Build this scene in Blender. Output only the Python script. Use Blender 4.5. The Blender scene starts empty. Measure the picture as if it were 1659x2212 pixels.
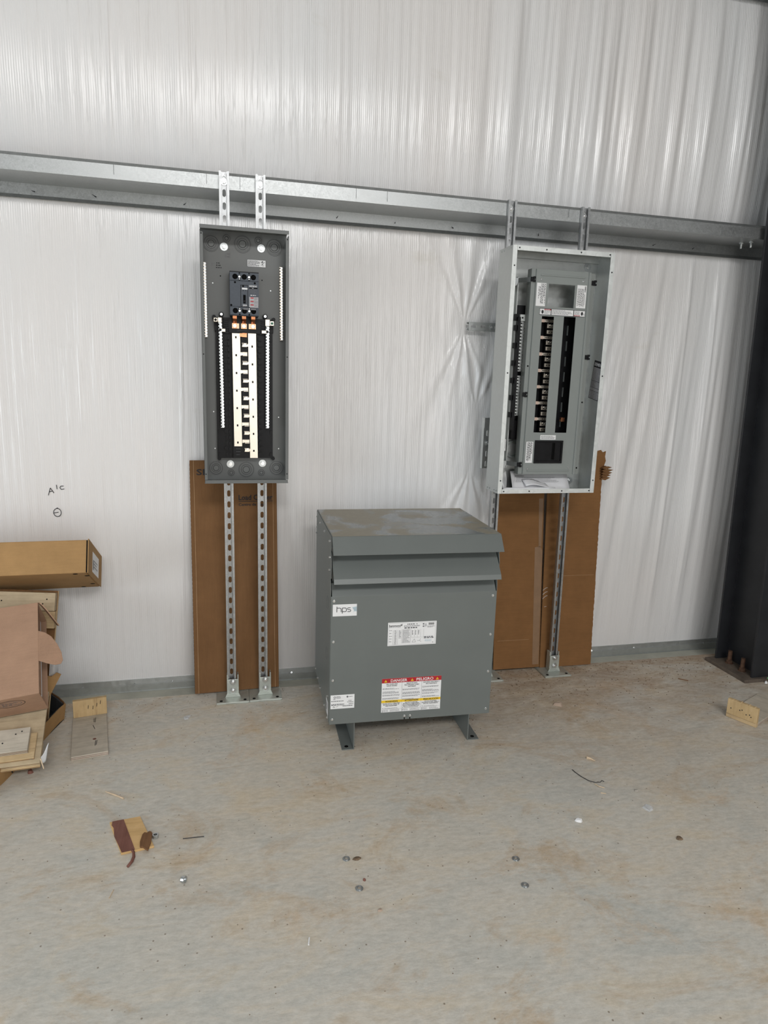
import bpy, math, random
import numpy as np
from mathutils import Matrix, Vector

random.seed(7)
rng = np.random.default_rng(11)
SC = bpy.context.scene
COL = SC.collection
PI = math.pi

# ------------------------------------------------------------------ camera
def make_camera():
    f_px, yaw, pitch, roll = 1459.26, math.radians(13.943), math.radians(11.257), math.radians(1.775)
    cy, sy = math.cos(yaw), math.sin(yaw)
    fwd = Vector((sy*math.cos(pitch), cy*math.cos(pitch), -math.sin(pitch)))
    rt = Vector((cy, -sy, 0)); up = rt.cross(fwd)
    r2 = rt*math.cos(roll) + up*math.sin(roll)
    u2 = -rt*math.sin(roll) + up*math.cos(roll)
    cam = bpy.data.cameras.new('camera'); o = bpy.data.objects.new('camera', cam); COL.objects.link(o)
    cam.sensor_fit = 'VERTICAL'; cam.sensor_height = 36; cam.lens = f_px/2212*36
    cam.clip_start = .05; cam.clip_end = 200
    m = Matrix.Identity(4)
    for i in range(3):
        m[i][0], m[i][1], m[i][2] = r2[i], u2[i], -fwd[i]
    m[0][3], m[1][3], m[2][3] = 0, -3.1004, 1.5279
    o.matrix_world = m
    SC.camera = o
make_camera()

# ------------------------------------------------------------------ world, lights, exposure
w = bpy.data.worlds.new('overcast_sky'); SC.world = w; w.use_nodes = True
bg = w.node_tree.nodes['Background']
bg.inputs[0].default_value = (.90, .95, 1, 1); bg.inputs[1].default_value = .12

def area(name, loc, target, sx, sy, power, color):
    l = bpy.data.lights.new(name, 'AREA'); l.shape = 'RECTANGLE'; l.size = sx; l.size_y = sy
    l.energy = power; l.color = color
    o = bpy.data.objects.new(name, l); COL.objects.link(o); o.location = loc
    d = Vector(target)-Vector(loc); o.rotation_euler = d.to_track_quat('-Z', 'Y').to_euler()
    return o
area('skylight', (0.3, -7.0, 4.9), (0.3, -6.4, 0), 4.0, 2.0, 490, (1, .992, .98))
area('door_daylight', (2.6, -9.2, 1.9), (0.2, 0, 1.2), 5.6, 3.4, 190, (1, .992, .98))
area('bay_daylight', (-5.5, -3.4, 1.3), (0.0, -.3, 0.95), 3.0, 2.4, 140, (.86, .94, 1))

vs = SC.view_settings
vs.view_transform = 'Standard'; vs.look = 'None'; vs.gamma = 1; vs.use_curve_mapping = False
vs.exposure = -0.04
try: SC.cycles.max_bounces = 6
except Exception: pass

# ------------------------------------------------------------------ materials
def nd(nt, t, **kw):
    n = nt.nodes.new(t)
    for k, v in kw.items():
        if k.startswith('i_'):
            key = k[2:]; n.inputs[int(key) if key.isdigit() else key.replace('_', ' ')].default_value = v
        else: setattr(n, k, v)
    return n
def ramp(nt, fac, stops):
    r = nt.nodes.new('ShaderNodeValToRGB'); e = r.color_ramp.elements
    while len(e) < len(stops): e.new(.5)
    for el, (p, c) in zip(e, stops):
        el.position = p; el.color = (*c, 1) if len(c) == 3 else c
    nt.links.new(fac, r.inputs[0]); return r.outputs[0]
def mixc(nt, fac, a, b, mode='MIX'):
    m = nt.nodes.new('ShaderNodeMix'); m.data_type = 'RGBA'; m.blend_type = mode
    L = nt.links
    for s, v in ((m.inputs[0], fac), (m.inputs[6], a), (m.inputs[7], b)):
        if isinstance(v, (int, float)): s.default_value = v
        elif isinstance(v, tuple): s.default_value = (*v, 1)
        else: L.new(v, s)
    return m.outputs[2]
def coords(nt, scale=(1, 1, 1), src='Object', rot=(0, 0, 0)):
    tc = nt.nodes.new('ShaderNodeTexCoord'); mp = nt.nodes.new('ShaderNodeMapping')
    mp.inputs['Scale'].default_value = scale; mp.inputs['Rotation'].default_value = rot
    nt.links.new(tc.outputs[src], mp.inputs[0]); return mp.outputs[0]
def noise(nt, vec, scale, detail=4, rough=.55, dist=0):
    n = nd(nt, 'ShaderNodeTexNoise'); n.inputs['Scale'].default_value = scale
    n.inputs['Detail'].default_value = detail; n.inputs['Roughness'].default_value = rough
    n.inputs['Distortion'].default_value = dist
    nt.links.new(vec, n.inputs['Vector']); return n.outputs['Fac']
def bump(nt, h, strength, dist=.01):
    b = nt.nodes.new('ShaderNodeBump'); b.inputs['Strength'].default_value = strength
    b.inputs['Distance'].default_value = dist; nt.links.new(h, b.inputs['Height']); return b.outputs[0]
def base(name, rough=.5, metal=0, color=(.5, .5, .5), spec=.5):
    m = bpy.data.materials.new(name); m.use_nodes = True; nt = m.node_tree
    b = nt.nodes['Principled BSDF']
    b.inputs['Base Color'].default_value = (*color, 1); b.inputs['Roughness'].default_value = rough
    b.inputs['Metallic'].default_value = metal; b.inputs['Specular IOR Level'].default_value = spec
    return m, nt, b
def simple(name, color, rough=.5, metal=0, var=.12, scale=30, bmp=0, spec=.5, stretch=(1, 1, 1)):
    m, nt, b = base(name, rough, metal, color, spec)
    v = coords(nt, stretch); f = noise(nt, v, scale, 5, .6)
    a = tuple(c*(1-var) for c in color); d = tuple(min(1, c*(1+var)) for c in color)
    nt.links.new(ramp(nt, f, [(.3, a), (.7, d)]), b.inputs['Base Color'])
    if bmp: nt.links.new(bump(nt, f, bmp, .004), b.inputs['Normal'])
    return m
def galvanized(name, color=(.56, .58, .58), rough=.36, metal=.85, scale=55, var=.2):
    m, nt, b = base(name, rough, metal, color)
    v = coords(nt)
    vo = nd(nt, 'ShaderNodeTexVoronoi'); vo.inputs['Scale'].default_value = scale
    nw = nd(nt, 'ShaderNodeTexNoise'); nw.inputs['Scale'].default_value = scale*.6
    nt.links.new(v, nw.inputs['Vector'])
    mx = nd(nt, 'ShaderNodeMix', data_type='VECTOR'); mx.inputs[0].default_value = .04
    nt.links.new(v, mx.inputs[4]); nt.links.new(nw.outputs['Color'], mx.inputs[5])
    nt.links.new(mx.outputs[1], vo.inputs['Vector'])
    sp = nd(nt, 'ShaderNodeSeparateColor'); nt.links.new(vo.outputs['Color'], sp.inputs[0])
    big = noise(nt, v, 5, 4)
    f = nd(nt, 'ShaderNodeMath', operation='MULTIPLY_ADD'); nt.links.new(sp.outputs[0], f.inputs[0]); f.inputs[1].default_value = .6
    g = nd(nt, 'ShaderNodeMath', operation='MULTIPLY'); nt.links.new(big, g.inputs[0]); g.inputs[1].default_value = .4
    nt.links.new(g.outputs[0], f.inputs[2])
    a = tuple(c*(1-var) for c in color); d = tuple(min(1, c*(1+var)) for c in color)
    nt.links.new(ramp(nt, f.outputs[0], [(.1, a), (.9, d)]), b.inputs['Base Color'])
    r = nd(nt, 'ShaderNodeMapRange'); nt.links.new(f.outputs[0], r.inputs[0])
    r.inputs[3].default_value = rough-.08; r.inputs[4].default_value = rough+.14
    nt.links.new(r.outputs[0], b.inputs['Roughness'])
    return m
def cardboard(name, color, axis=0):
    m, nt, b = base(name, .85, 0, color, .2)
    v = coords(nt); st = [1, 1, 1]; st[axis] = .06
    v2 = coords(nt, tuple(st))
    f = noise(nt, v, 9, 6, .65); g = noise(nt, v2, 220, 2, .5); s = noise(nt, v, 500, 2, .5)
    c1 = tuple(c*.86 for c in color); c2 = tuple(min(1, c*1.1) for c in color)
    c = ramp(nt, f, [(.3, c1), (.7, c2)])
    c = mixc(nt, .09, c, ramp(nt, g, [(.35, tuple(q*.55 for q in color)), (.65, tuple(min(1, q*1.3) for q in color))]))
    c = mixc(nt, .1, c, ramp(nt, s, [(.4, tuple(q*.5 for q in color)), (.6, tuple(min(1, q*1.5) for q in color))]))
    nt.links.new(c, b.inputs['Base Color'])
    nt.links.new(bump(nt, g, .12, .002), b.inputs['Normal'])
    return m
def wood(name, c1, c2, dark, axis=0, grain=70):
    m, nt, b = base(name, .72, 0, c1, .3)
    st = [1, 1, 1]; st[axis] = .07
    v = coords(nt, tuple(st)); vb = coords(nt)
    g = noise(nt, v, grain, 6, .7, .8); k = noise(nt, v, grain*.22, 4, .6, 1.2); bl = noise(nt, vb, 14, 4)
    c = ramp(nt, g, [(.35, dark), (.45, c1), (.66, c2)])
    c = mixc(nt, .5, c, ramp(nt, k, [(.3, c1), (.5, c2), (.75, tuple(q*.8 for q in c1))]))
    c = mixc(nt, .25, c, ramp(nt, bl, [(.35, tuple(q*.55 for q in c1)), (.6, c2)]))
    nt.links.new(c, b.inputs['Base Color']); nt.links.new(bump(nt, g, .25, .003), b.inputs['Normal'])
    return m

M = {}
M['galv'] = galvanized('galvanized_steel', (.42, .43, .435), .36, .85, 120, .14)
M['galv_girt'] = galvanized('galvanized_girt', (.44, .455, .455), .40, .85, 150, .15)
M['galv_dull'] = galvanized('galvanized_sheet', (.52, .54, .53), .38, .75, 60, .06)
M['zinc'] = simple('zinc_plate', (.52, .54, .54), .30, .9, .1, 40)
M['zinc_base'] = galvanized('zinc_base', (.50, .53, .49), .42, .55, 30, .15)
M['galv_lit'] = galvanized('galvanized_painted_sheen', (.74, .765, .75), .45, .55, 60, .08)  # same galvanized sheet, made paler to paint in the flanges' bright reflection
M['nickel'] = simple('tin_plated_bus', (.80, .725, .62), .34, .95, .07, 14)
M['chrome'] = simple('bright_screw', (.75, .76, .76), .2, .95, .05)
M['copper'] = simple('copper', (.72, .31, .16), .26, .95, .15, 60)
M['brass'] = simple('brass_pad', (.66, .46, .30), .35, .9, .12, 50)
M['black'] = simple('black_plastic', (.007, .007, .008), .42, 0, .3, 40, spec=.22)
M['black_hole'] = simple('dark_hollow', (.004, .004, .004), .8, 0, .2, 40, spec=.1)
M['breaker'] = simple('breaker_plastic', (.052, .064, .082), .5, 0, .08, 120)
M['gray_paint'] = simple('gray_panel_paint', (.128, .134, .130), .42, 0, .05, 6)
M['trans_paint'] = simple('gray_transformer_paint', (.142, .156, .149), .40, 0, .04, 5)
M['dead_paint'] = simple('gray_trim_paint', (.235, .255, .245), .42, 0, .04, 5)
M['column'] = simple('black_steel_paint', (.016, .017, .020), .48, 0, .25, 8)
M['rust'] = simple('rusty_steel', (.10, .052, .03), .8, .2, .4, 60, .3)
M['plate_dirty'] = simple('dirty_base_plate', (.115, .09, .07), .75, .1, .3, 25, .2)
M['white'] = simple('white_label', (.80, .80, .80), .5, 0, .03, 10)
M['paper'] = simple('white_paper', (.80, .80, .82), .6, 0, .04, 12)
M['ink'] = simple('black_ink', (.012, .012, .015), .6, 0, .1)
M['gray_ink'] = simple('gray_ink', (.16, .16, .17), .6, 0, .1)
M['red'] = simple('red_ink', (.42, .012, .02), .5, 0, .05)
M['yellow'] = simple('yellow_ink', (.86, .56, .02), .5, 0, .05)
M['lightblue'] = simple('pale_blue_ink', (.42, .52, .58), .5, 0, .12)
M['white_ink'] = simple('white_ink', (.75, .75, .76), .5, 0, .05)
M['silver_label'] = simple('silver_label', (.36, .35, .36), .45, .2, .1, 30)
M['card_dark'] = cardboard('brown_cardboard', (.185, .095, .041), 2)
M['card_dark2'] = cardboard('brown_cardboard_sheet', (.225, .112, .044), 0)
M['card_tan'] = cardboard('tan_cardboard', (.40, .24, .105), 0)
M['card_pink'] = cardboard('pinkish_cardboard', (.41, .255, .170), 0)
M['card_edge'] = cardboard('cut_cardboard_edge', (.42, .28, .16), 0)
M['tape'] = simple('paper_tape', (.25, .15, .082), .4, 0, .1, 20)
M['ply_pale'] = wood('pale_plywood', (.47, .37, .24), (.60, .49, .33), (.24, .16, .09), 0)
M['ply_grey'] = wood('weathered_plywood', (.47, .42, .34), (.60, .54, .45), (.25, .20, .16), 0)
M['ply_z'] = wood('upright_plywood', (.52, .35, .17), (.62, .46, .25), (.24, .14, .07), 2)
M['ply_edge'] = wood('plywood_edge', (.50, .36, .20), (.64, .48, .28), (.20, .11, .06), 0, 130)
M['ply_brown'] = wood('brown_plywood', (.16, .075, .028), (.22, .11, .04), (.07, .03, .012), 2)
M['wood_y'] = wood('warm_plywood', (.60, .37, .15), (.72, .49, .24), (.40, .22, .08), 0, 50)
M['stain_wood'] = wood('red_brown_wood', (.175, .072, .052), (.24, .11, .085), (.09, .035, .028), 1, 60)
M['dark_wood'] = wood('dark_split_wood', (.15, .07, .03), (.22, .11, .05), (.06, .03, .015), 1, 60)
M['splinter'] = simple('pale_splinter', (.62, .48, .33), .7, 0, .15, 40)
M['dirt'] = simple('dirt', (.16, .11, .07), .95, 0, .4, 80)
M['leaf'] = simple('green_leaf', (.10, .34, .14), .5, 0, .25, 40)

def film_mat():
    m, nt, b = base('clear_plastic_film', .18, 0, (.85, .87, .88))
    b.inputs['Alpha'].default_value = .45
    f = noise(nt, coords(nt), 30, 3)
    nt.links.new(ramp(nt, f, [(.3, (.7, .72, .74)), (.7, (.95, .95, .95))]), b.inputs['Base Color'])
    return m
M['film'] = film_mat()
M['foam'] = simple('white_foam_sheet', (.72, .74, .75), .45, 0, .06, 20)

def dusty_mat():
    m, nt, b = base('dusty_gray_paint', .30, 0, (.17, .19, .19))
    v = coords(nt)
    f = noise(nt, v, 4.2, 4, .5, .9); g = noise(nt, v, 60, 4)
    c = ramp(nt, f, [(.44, (.140, .158, .156)), (.53, (.27, .235, .165))])
    c = mixc(nt, .15, c, ramp(nt, g, [(.35, (.10, .11, .11)), (.65, (.33, .31, .27))]))
    nt.links.new(c, b.inputs['Base Color'])
    nt.links.new(ramp(nt, f, [(.44, (.22, .22, .22)), (.53, (.45, .45, .45))]), b.inputs['Roughness'])
    return m
M['dusty'] = dusty_mat()

def plastic_wall_mat():
    m, nt, b = base('white_vinyl_facing', .19, 0, (.8, .8, .8), .5)
    v = coords(nt)
    patch = noise(nt, coords(nt, (1, 1, .35)), 1.3, 3)
    c = ramp(nt, patch, [(.35, (.80, .775, .76)), (.65, (.79, .795, .80))])
    sm = noise(nt, coords(nt, (1, 1, 1.6)), 2.6, 5, .6, .4)
    c = mixc(nt, ramp(nt, sm, [(.66, (0, 0, 0)), (.76, (.32, .32, .32))]), c, (.62, .58, .50))
    nt.links.new(c, b.inputs['Base Color'])
    wv = nd(nt, 'ShaderNodeTexWave', wave_type='BANDS', bands_direction='X'); nt.links.new(v, wv.inputs['Vector'])
    wv.inputs['Scale'].default_value = 34; wv.inputs['Distortion'].default_value = 1.2; wv.inputs['Detail'].default_value = 2
    wv.inputs['Detail Scale'].default_value = .6
    md = noise(nt, coords(nt, (6, 1, .5)), 1.2, 3)
    st = noise(nt, coords(nt, (1, 1, .035)), 38, 4, .6)
    mu = nd(nt, 'ShaderNodeMath', operation='MULTIPLY'); nt.links.new(wv.outputs['Fac'], mu.inputs[0]); nt.links.new(md, mu.inputs[1])
    ad = nd(nt, 'ShaderNodeMath', operation='MULTIPLY_ADD'); nt.links.new(st, ad.inputs[0]); ad.inputs[1].default_value = 3.0
    nt.links.new(mu.outputs[0], ad.inputs[2])
    cr_ = noise(nt, coords(nt, (1, 1, .02)), 75, 3, .7)
    cr2 = nd(nt, 'ShaderNodeMapRange'); nt.links.new(cr_, cr2.inputs[0]); cr2.inputs[1].default_value = .58; cr2.inputs[2].default_value = .78
    ad3 = nd(nt, 'ShaderNodeMath', operation='MULTIPLY_ADD'); nt.links.new(cr2.outputs[0], ad3.inputs[0]); ad3.inputs[1].default_value = 2.6
    nt.links.new(ad.outputs[0], ad3.inputs[2]); ad = ad3
    weave = noise(nt, coords(nt, (.35, 1, 1.5)), 160, 2)
    ad2 = nd(nt, 'ShaderNodeMath', operation='MULTIPLY_ADD'); nt.links.new(weave, ad2.inputs[0]); ad2.inputs[1].default_value = .22
    nt.links.new(ad.outputs[0], ad2.inputs[2])
    nt.links.new(bump(nt, ad2.outputs[0], .34, .0022), b.inputs['Normal'])
    return m
M['vinyl'] = plastic_wall_mat()

def concrete_mat():
    m, nt, b = base('dusty_concrete', .68, 0, (.42, .39, .34), .35)
    v = coords(nt); vs_ = coords(nt, (1, 2.2, 1), rot=(0, 0, .35))
    big = noise(nt, v, .9, 5, .6, .5); med = noise(nt, vs_, 3.6, 9, .70, .7); fine = noise(nt, vs_, 30, 8, .75)
    c = ramp(nt, big, [(.34, (.40, .415, .395)), (.50, (.49, .46, .405)), (.66, (.50, .425, .325))])
    c = mixc(nt, .52, c, ramp(nt, med, [(.32, (.33, .35, .34)), (.5, (.49, .465, .42)), (.64, (.52, .43, .31))]))
    # reddish brown dried mud, thicker along the wall
    mud = noise(nt, coords(nt, (1, 1.5, 1), rot=(0, 0, -.3)), 1.9, 10, .74, 1.0)
    c = mixc(nt, ramp(nt, mud, [(.53, (0, 0, 0)), (.66, (.72, .72, .72))]), c, (.37, .25, .135))
    rust = noise(nt, coords(nt), 1.5, 10, .76, .4)
    c = mixc(nt, ramp(nt, rust, [(.57, (0, 0, 0)), (.70, (.55, .55, .55))]), c, (.46, .26, .10))
    sx = nd(nt, 'ShaderNodeSeparateXYZ'); nt.links.new(v, sx.inputs[0])
    mr = nd(nt, 'ShaderNodeMapRange'); nt.links.new(sx.outputs[1], mr.inputs[0])
    mr.inputs[1].default_value = -1.15; mr.inputs[2].default_value = .05
    mx_ = nd(nt, 'ShaderNodeMapRange'); nt.links.new(sx.outputs[0], mx_.inputs[0])
    mx_.inputs[1].default_value = .1; mx_.inputs[2].default_value = 1.4
    d1 = noise(nt, coords(nt, (1, 2.6, 1), rot=(0, 0, .12)), 4.0, 10, .74, .8)
    q = nd(nt, 'ShaderNodeMath', operation='MULTIPLY'); nt.links.new(mr.outputs[0], q.inputs[0]); nt.links.new(mx_.outputs[0], q.inputs[1])
    q2 = nd(nt, 'ShaderNodeMath', operation='MULTIPLY'); nt.links.new(q.outputs[0], q2.inputs[0])
    nt.links.new(ramp(nt, d1, [(.36, (.10, .10, .10)), (.58, (1, 1, 1))]), q2.inputs[1])
    q3 = nd(nt, 'ShaderNodeMath', operation='MULTIPLY'); nt.links.new(q2.outputs[0], q3.inputs[0]); q3.inputs[1].default_value = .92
    c = mixc(nt, q3.outputs[0], c, (.215, .13, .066))
    c = mixc(nt, .30, c, ramp(nt, fine, [(.33, (.22, .20, .17)), (.5, (.46, .435, .39)), (.66, (.66, .63, .58))]))
    sp = nd(nt, 'ShaderNodeTexVoronoi'); sp.inputs['Scale'].default_value = 26; nt.links.new(v, sp.inputs['Vector'])
    c = mixc(nt, ramp(nt, sp.outputs['Distance'], [(.045, (.75, .75, .75)), (.09, (0, 0, 0))]), c, (.13, .095, .065))
    scr = noise(nt, coords(nt, (9, .5, 1), rot=(0, 0, .9)), 6, 4, .6, .6)
    c = mixc(nt, ramp(nt, scr, [(.60, (0, 0, 0)), (.66, (.12, .12, .12))]), c, (.56, .54, .49))
    sc2 = noise(nt, coords(nt, (.6, 8, 1), rot=(0, 0, -.35)), 5, 5, .65, .8)
    c = mixc(nt, ramp(nt, sc2, [(.63, (0, 0, 0)), (.72, (.22, .22, .22))]), c, (.27, .25, .22))
    hs = nd(nt, 'ShaderNodeHueSaturation'); hs.inputs['Value'].default_value = 1.24; hs.inputs['Saturation'].default_value = 1.12
    nt.links.new(c, hs.inputs['Color']); c = hs.outputs[0]
    nt.links.new(c, b.inputs['Base Color'])
    nt.links.new(ramp(nt, med, [(.3, (.52, .52, .52)), (.7, (.78, .78, .78))]), b.inputs['Roughness'])
    nt.links.new(bump(nt, fine, .25, .004), b.inputs['Normal'])
    return m
M['concrete'] = concrete_mat()

# ------------------------------------------------------------------ mesh building
class MB:
    def __init__(s, mats=None):
        s.v = []; s.f = []; s.mi = []; s.cur = 0; s.mats = [] if mats is None else mats
    def add(s, vs, fs):
        k = len(s.v); s.v += [tuple(x) for x in vs]
        for f in fs: s.f.append([i+k for i in f]); s.mi.append(s.cur)
        return s
    def box(s, x0, x1, y0, y1, z0, z1, mt=None):
        vs = [(x, y, z) for z in (z0, z1) for y in (y0, y1) for x in (x0, x1)]
        if mt is not None: vs = [tuple(mt @ Vector(q)) for q in vs]
        return s.add(vs, [(0, 2, 3, 1), (4, 5, 7, 6), (0, 1, 5, 4), (2, 6, 7, 3), (0, 4, 6, 2), (1, 3, 7, 5)])
    def cyl(s, c, r, h, axis=(0, 0, 1), n=12, r2=None, cap=True):
        a = Vector(axis).normalized(); u = a.orthogonal().normalized(); w_ = a.cross(u)
        r2 = r if r2 is None else r2; c = Vector(c); vs = []
        for k, (rr, off) in enumerate(((r, 0), (r2, h))):
            for i in range(n):
                t = 2*PI*i/n; vs.append(c + a*off + u*rr*math.cos(t) + w_*rr*math.sin(t))
        fs = [(i, (i+1) % n, n+(i+1) % n, n+i) for i in range(n)]
        if cap: fs += [tuple(range(n-1, -1, -1)), tuple(range(n, 2*n))]
        return s.add(vs, fs)
    def ring(s, c, ro, ri, h, axis=(0, 0, 1), n=20):
        a = Vector(axis).normalized(); u = a.orthogonal().normalized(); w_ = a.cross(u); c = Vector(c); vs = []
        for rr, off in ((ro, 0), (ro, h), (ri, h), (ri, 0)):
            for i in range(n):
                t = 2*PI*i/n; vs.append(c + a*off + u*rr*math.cos(t) + w_*rr*math.sin(t))
        fs = []
        for k in range(4):
            for i in range(n):
                j = (i+1) % n; k2 = (k+1) % 4
                fs.append((k*n+i, k*n+j, k2*n+j, k2*n+i))
        return s.add(vs, fs)
    def prism(s, poly, y0, y1, plane='xz', mt=None):
        n = len(poly); vs = []
        for y in (y0, y1):
            for (a, b) in poly:
                vs.append({'xz': (a, y, b), 'xy': (a, b, y), 'yz': (y, a, b)}[plane])
        if mt is not None: vs = [tuple(mt @ Vector(q)) for q in vs]
        fs = [tuple(range(n)), tuple(range(2*n-1, n-1, -1))] + [(i, n+i, n+(i+1) % n, (i+1) % n) for i in range(n)]
        return s.add(vs, fs)
    def tube(s, pts, r, n=8):
        pts = [Vector(q) for q in pts]; rs = r if isinstance(r, (list, tuple)) else [r]*len(pts); k0 = len(s.v); vs = []
        for i, q in enumerate(pts):
            t = (pts[min(i+1, len(pts)-1)]-pts[max(i-1, 0)]).normalized()
            u = t.cross(Vector((.31, .2, .93))).normalized(); w_ = t.cross(u)
            for j in range(n):
                a = 2*PI*j/n; vs.append(q + u*rs[i]*math.cos(a) + w_*rs[i]*math.sin(a))
        fs = []
        for i in range(len(pts)-1):
            for j in range(n):
                fs.append((i*n+j, i*n+(j+1) % n, (i+1)*n+(j+1) % n, (i+1)*n+j))
        fs += [tuple(range(n-1, -1, -1)), tuple(range((len(pts)-1)*n, len(pts)*n))]
        return s.add(vs, fs)
    def plate(s, x0, x1, z0, z1, y0, y1, holes):
        """flat plate in xz with rectangular holes; y0 front, y1 back"""
        xs = sorted({x0, x1, *[h[0] for h in holes], *[h[1] for h in holes]})
        zs = sorted({z0, z1, *[h[2] for h in holes], *[h[3] for h in holes]})
        solid = {}
        for i in range(len(xs)-1):
            for j in range(len(zs)-1):
                cx, cz = (xs[i]+xs[i+1])/2, (zs[j]+zs[j+1])/2
                solid[i, j] = not any(h[0] < cx < h[1] and h[2] < cz < h[3] for h in holes)
        for (i, j), ok in solid.items():
            if not ok: continue
            a, b, c, d = xs[i], xs[i+1], zs[j], zs[j+1]
            s.add([(a, y0, c), (b, y0, c), (b, y0, d), (a, y0, d)], [(0, 1, 2, 3)])
            s.add([(a, y1, c), (b, y1, c), (b, y1, d), (a, y1, d)], [(3, 2, 1, 0)])
            for di, dj, e in ((-1, 0, ((a, c), (a, d))), (1, 0, ((b, d), (b, c))), (0, -1, ((b, c), (a, c))), (0, 1, ((a, d), (b, d)))):
                if not solid.get((i+di, j+dj), False):
                    (p, q), (r_, t) = e
                    s.add([(p, y0, q), (r_, y0, t), (r_, y1, t), (p, y1, q)], [(0, 1, 2, 3)])
        return s
    def cell(s, x0, x1, z0, z1, y0, y1, hw, hh, cx=None, cz=None, n=6):
        """rectangular cell with a rounded (stadium or round) hole of half sizes hw, hh"""
        cx = (x0+x1)/2 if cx is None else cx; cz = (z0+z1)/2 if cz is None else cz
        st = hh-hw
        L = [(cx-hw*math.cos(t)*1, cz+st+hw*math.sin(t)) for t in np.linspace(PI/2, 0, n)] if st >= 0 else []
        Lh = L + [(x, 2*cz-z) for x, z in reversed(L)]          # top of hole down the left side
        Rh = [(2*cx-x, z) for x, z in Lh]
        left = [(x0, z0), (cx, z0)] + list(reversed(Lh)) + [(cx, z1), (x0, z1)]
        right = [(cx, z0), (x1, z0), (x1, z1), (cx, z1)] + Rh
        for poly, fl in ((left, 0), (right, 0)):
            k = len(poly)
            s.add([(a, y0, b) for a, b in poly], [tuple(range(k))])
            s.add([(a, y1, b) for a, b in poly], [tuple(range(k-1, -1, -1))])
        H = Lh + list(reversed(Rh))[1:-1]
        k = len(H)
        s.add([(a, y, b) for y in (y0, y1) for a, b in H], [(i, (i+1) % k, k+(i+1) % k, k+i) for i in range(k)])
        return s
    def build(s, name, mat=None, parent=None, local=False, bevel=0, smooth=False, label=None):
        me = bpy.data.meshes.new(name)
        vs = s.v
        off = Vector((0, 0, 0))
        if parent is not None and not local:
            off = WORLD_LOC[parent.name]
            vs = [(a-off.x, b-off.y, c-off.z) for a, b, c in vs]
        me.from_pydata(vs, [], s.f)
        mats = s.mats if mat is None else [mat]
        for m_ in mats: me.materials.append(m_)
        if mat is None and len(mats) > 1: me.polygons.foreach_set('material_index', s.mi)
        if smooth: me.polygons.foreach_set('use_smooth', [True]*len(me.polygons))
        me.update()
        o = bpy.data.objects.new(name, me); COL.objects.link(o)
        WORLD_LOC[o.name] = off
        if parent is not None: o.parent = parent
        if bevel:
            bv = o.modifiers.new('bevel', 'BEVEL'); bv.width = bevel; bv.segments = 2; bv.limit_method = 'ANGLE'; bv.angle_limit = .7
        if label: o['label'] = label
        return o
WORLD_LOC = {}

def tag(o, label, cat, group=None):
    o['label'] = label; o['category'] = cat
    if group: o['group'] = group
    return o
def thing(name, loc, label, cat, group=None, rot=None):
    o = bpy.data.objects.new(name, None); COL.objects.link(o); o.location = loc
    if rot is not None: o.rotation_euler = rot
    o.empty_display_size = .05
    WORLD_LOC[o.name] = Vector(loc)
    return tag(o, label, cat, group)
def struct(o): o['kind'] = 'structure'; return o
def inst(src, parent, loc=(0, 0, 0), rot=None, name=None):
    c = src.copy(); COL.objects.link(c); c.parent = parent; c.location = loc
    if rot is not None: c.rotation_euler = rot
    if name: c.name = name
    WORLD_LOC[c.name] = Vector((0, 0, 0))
    return c

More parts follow.
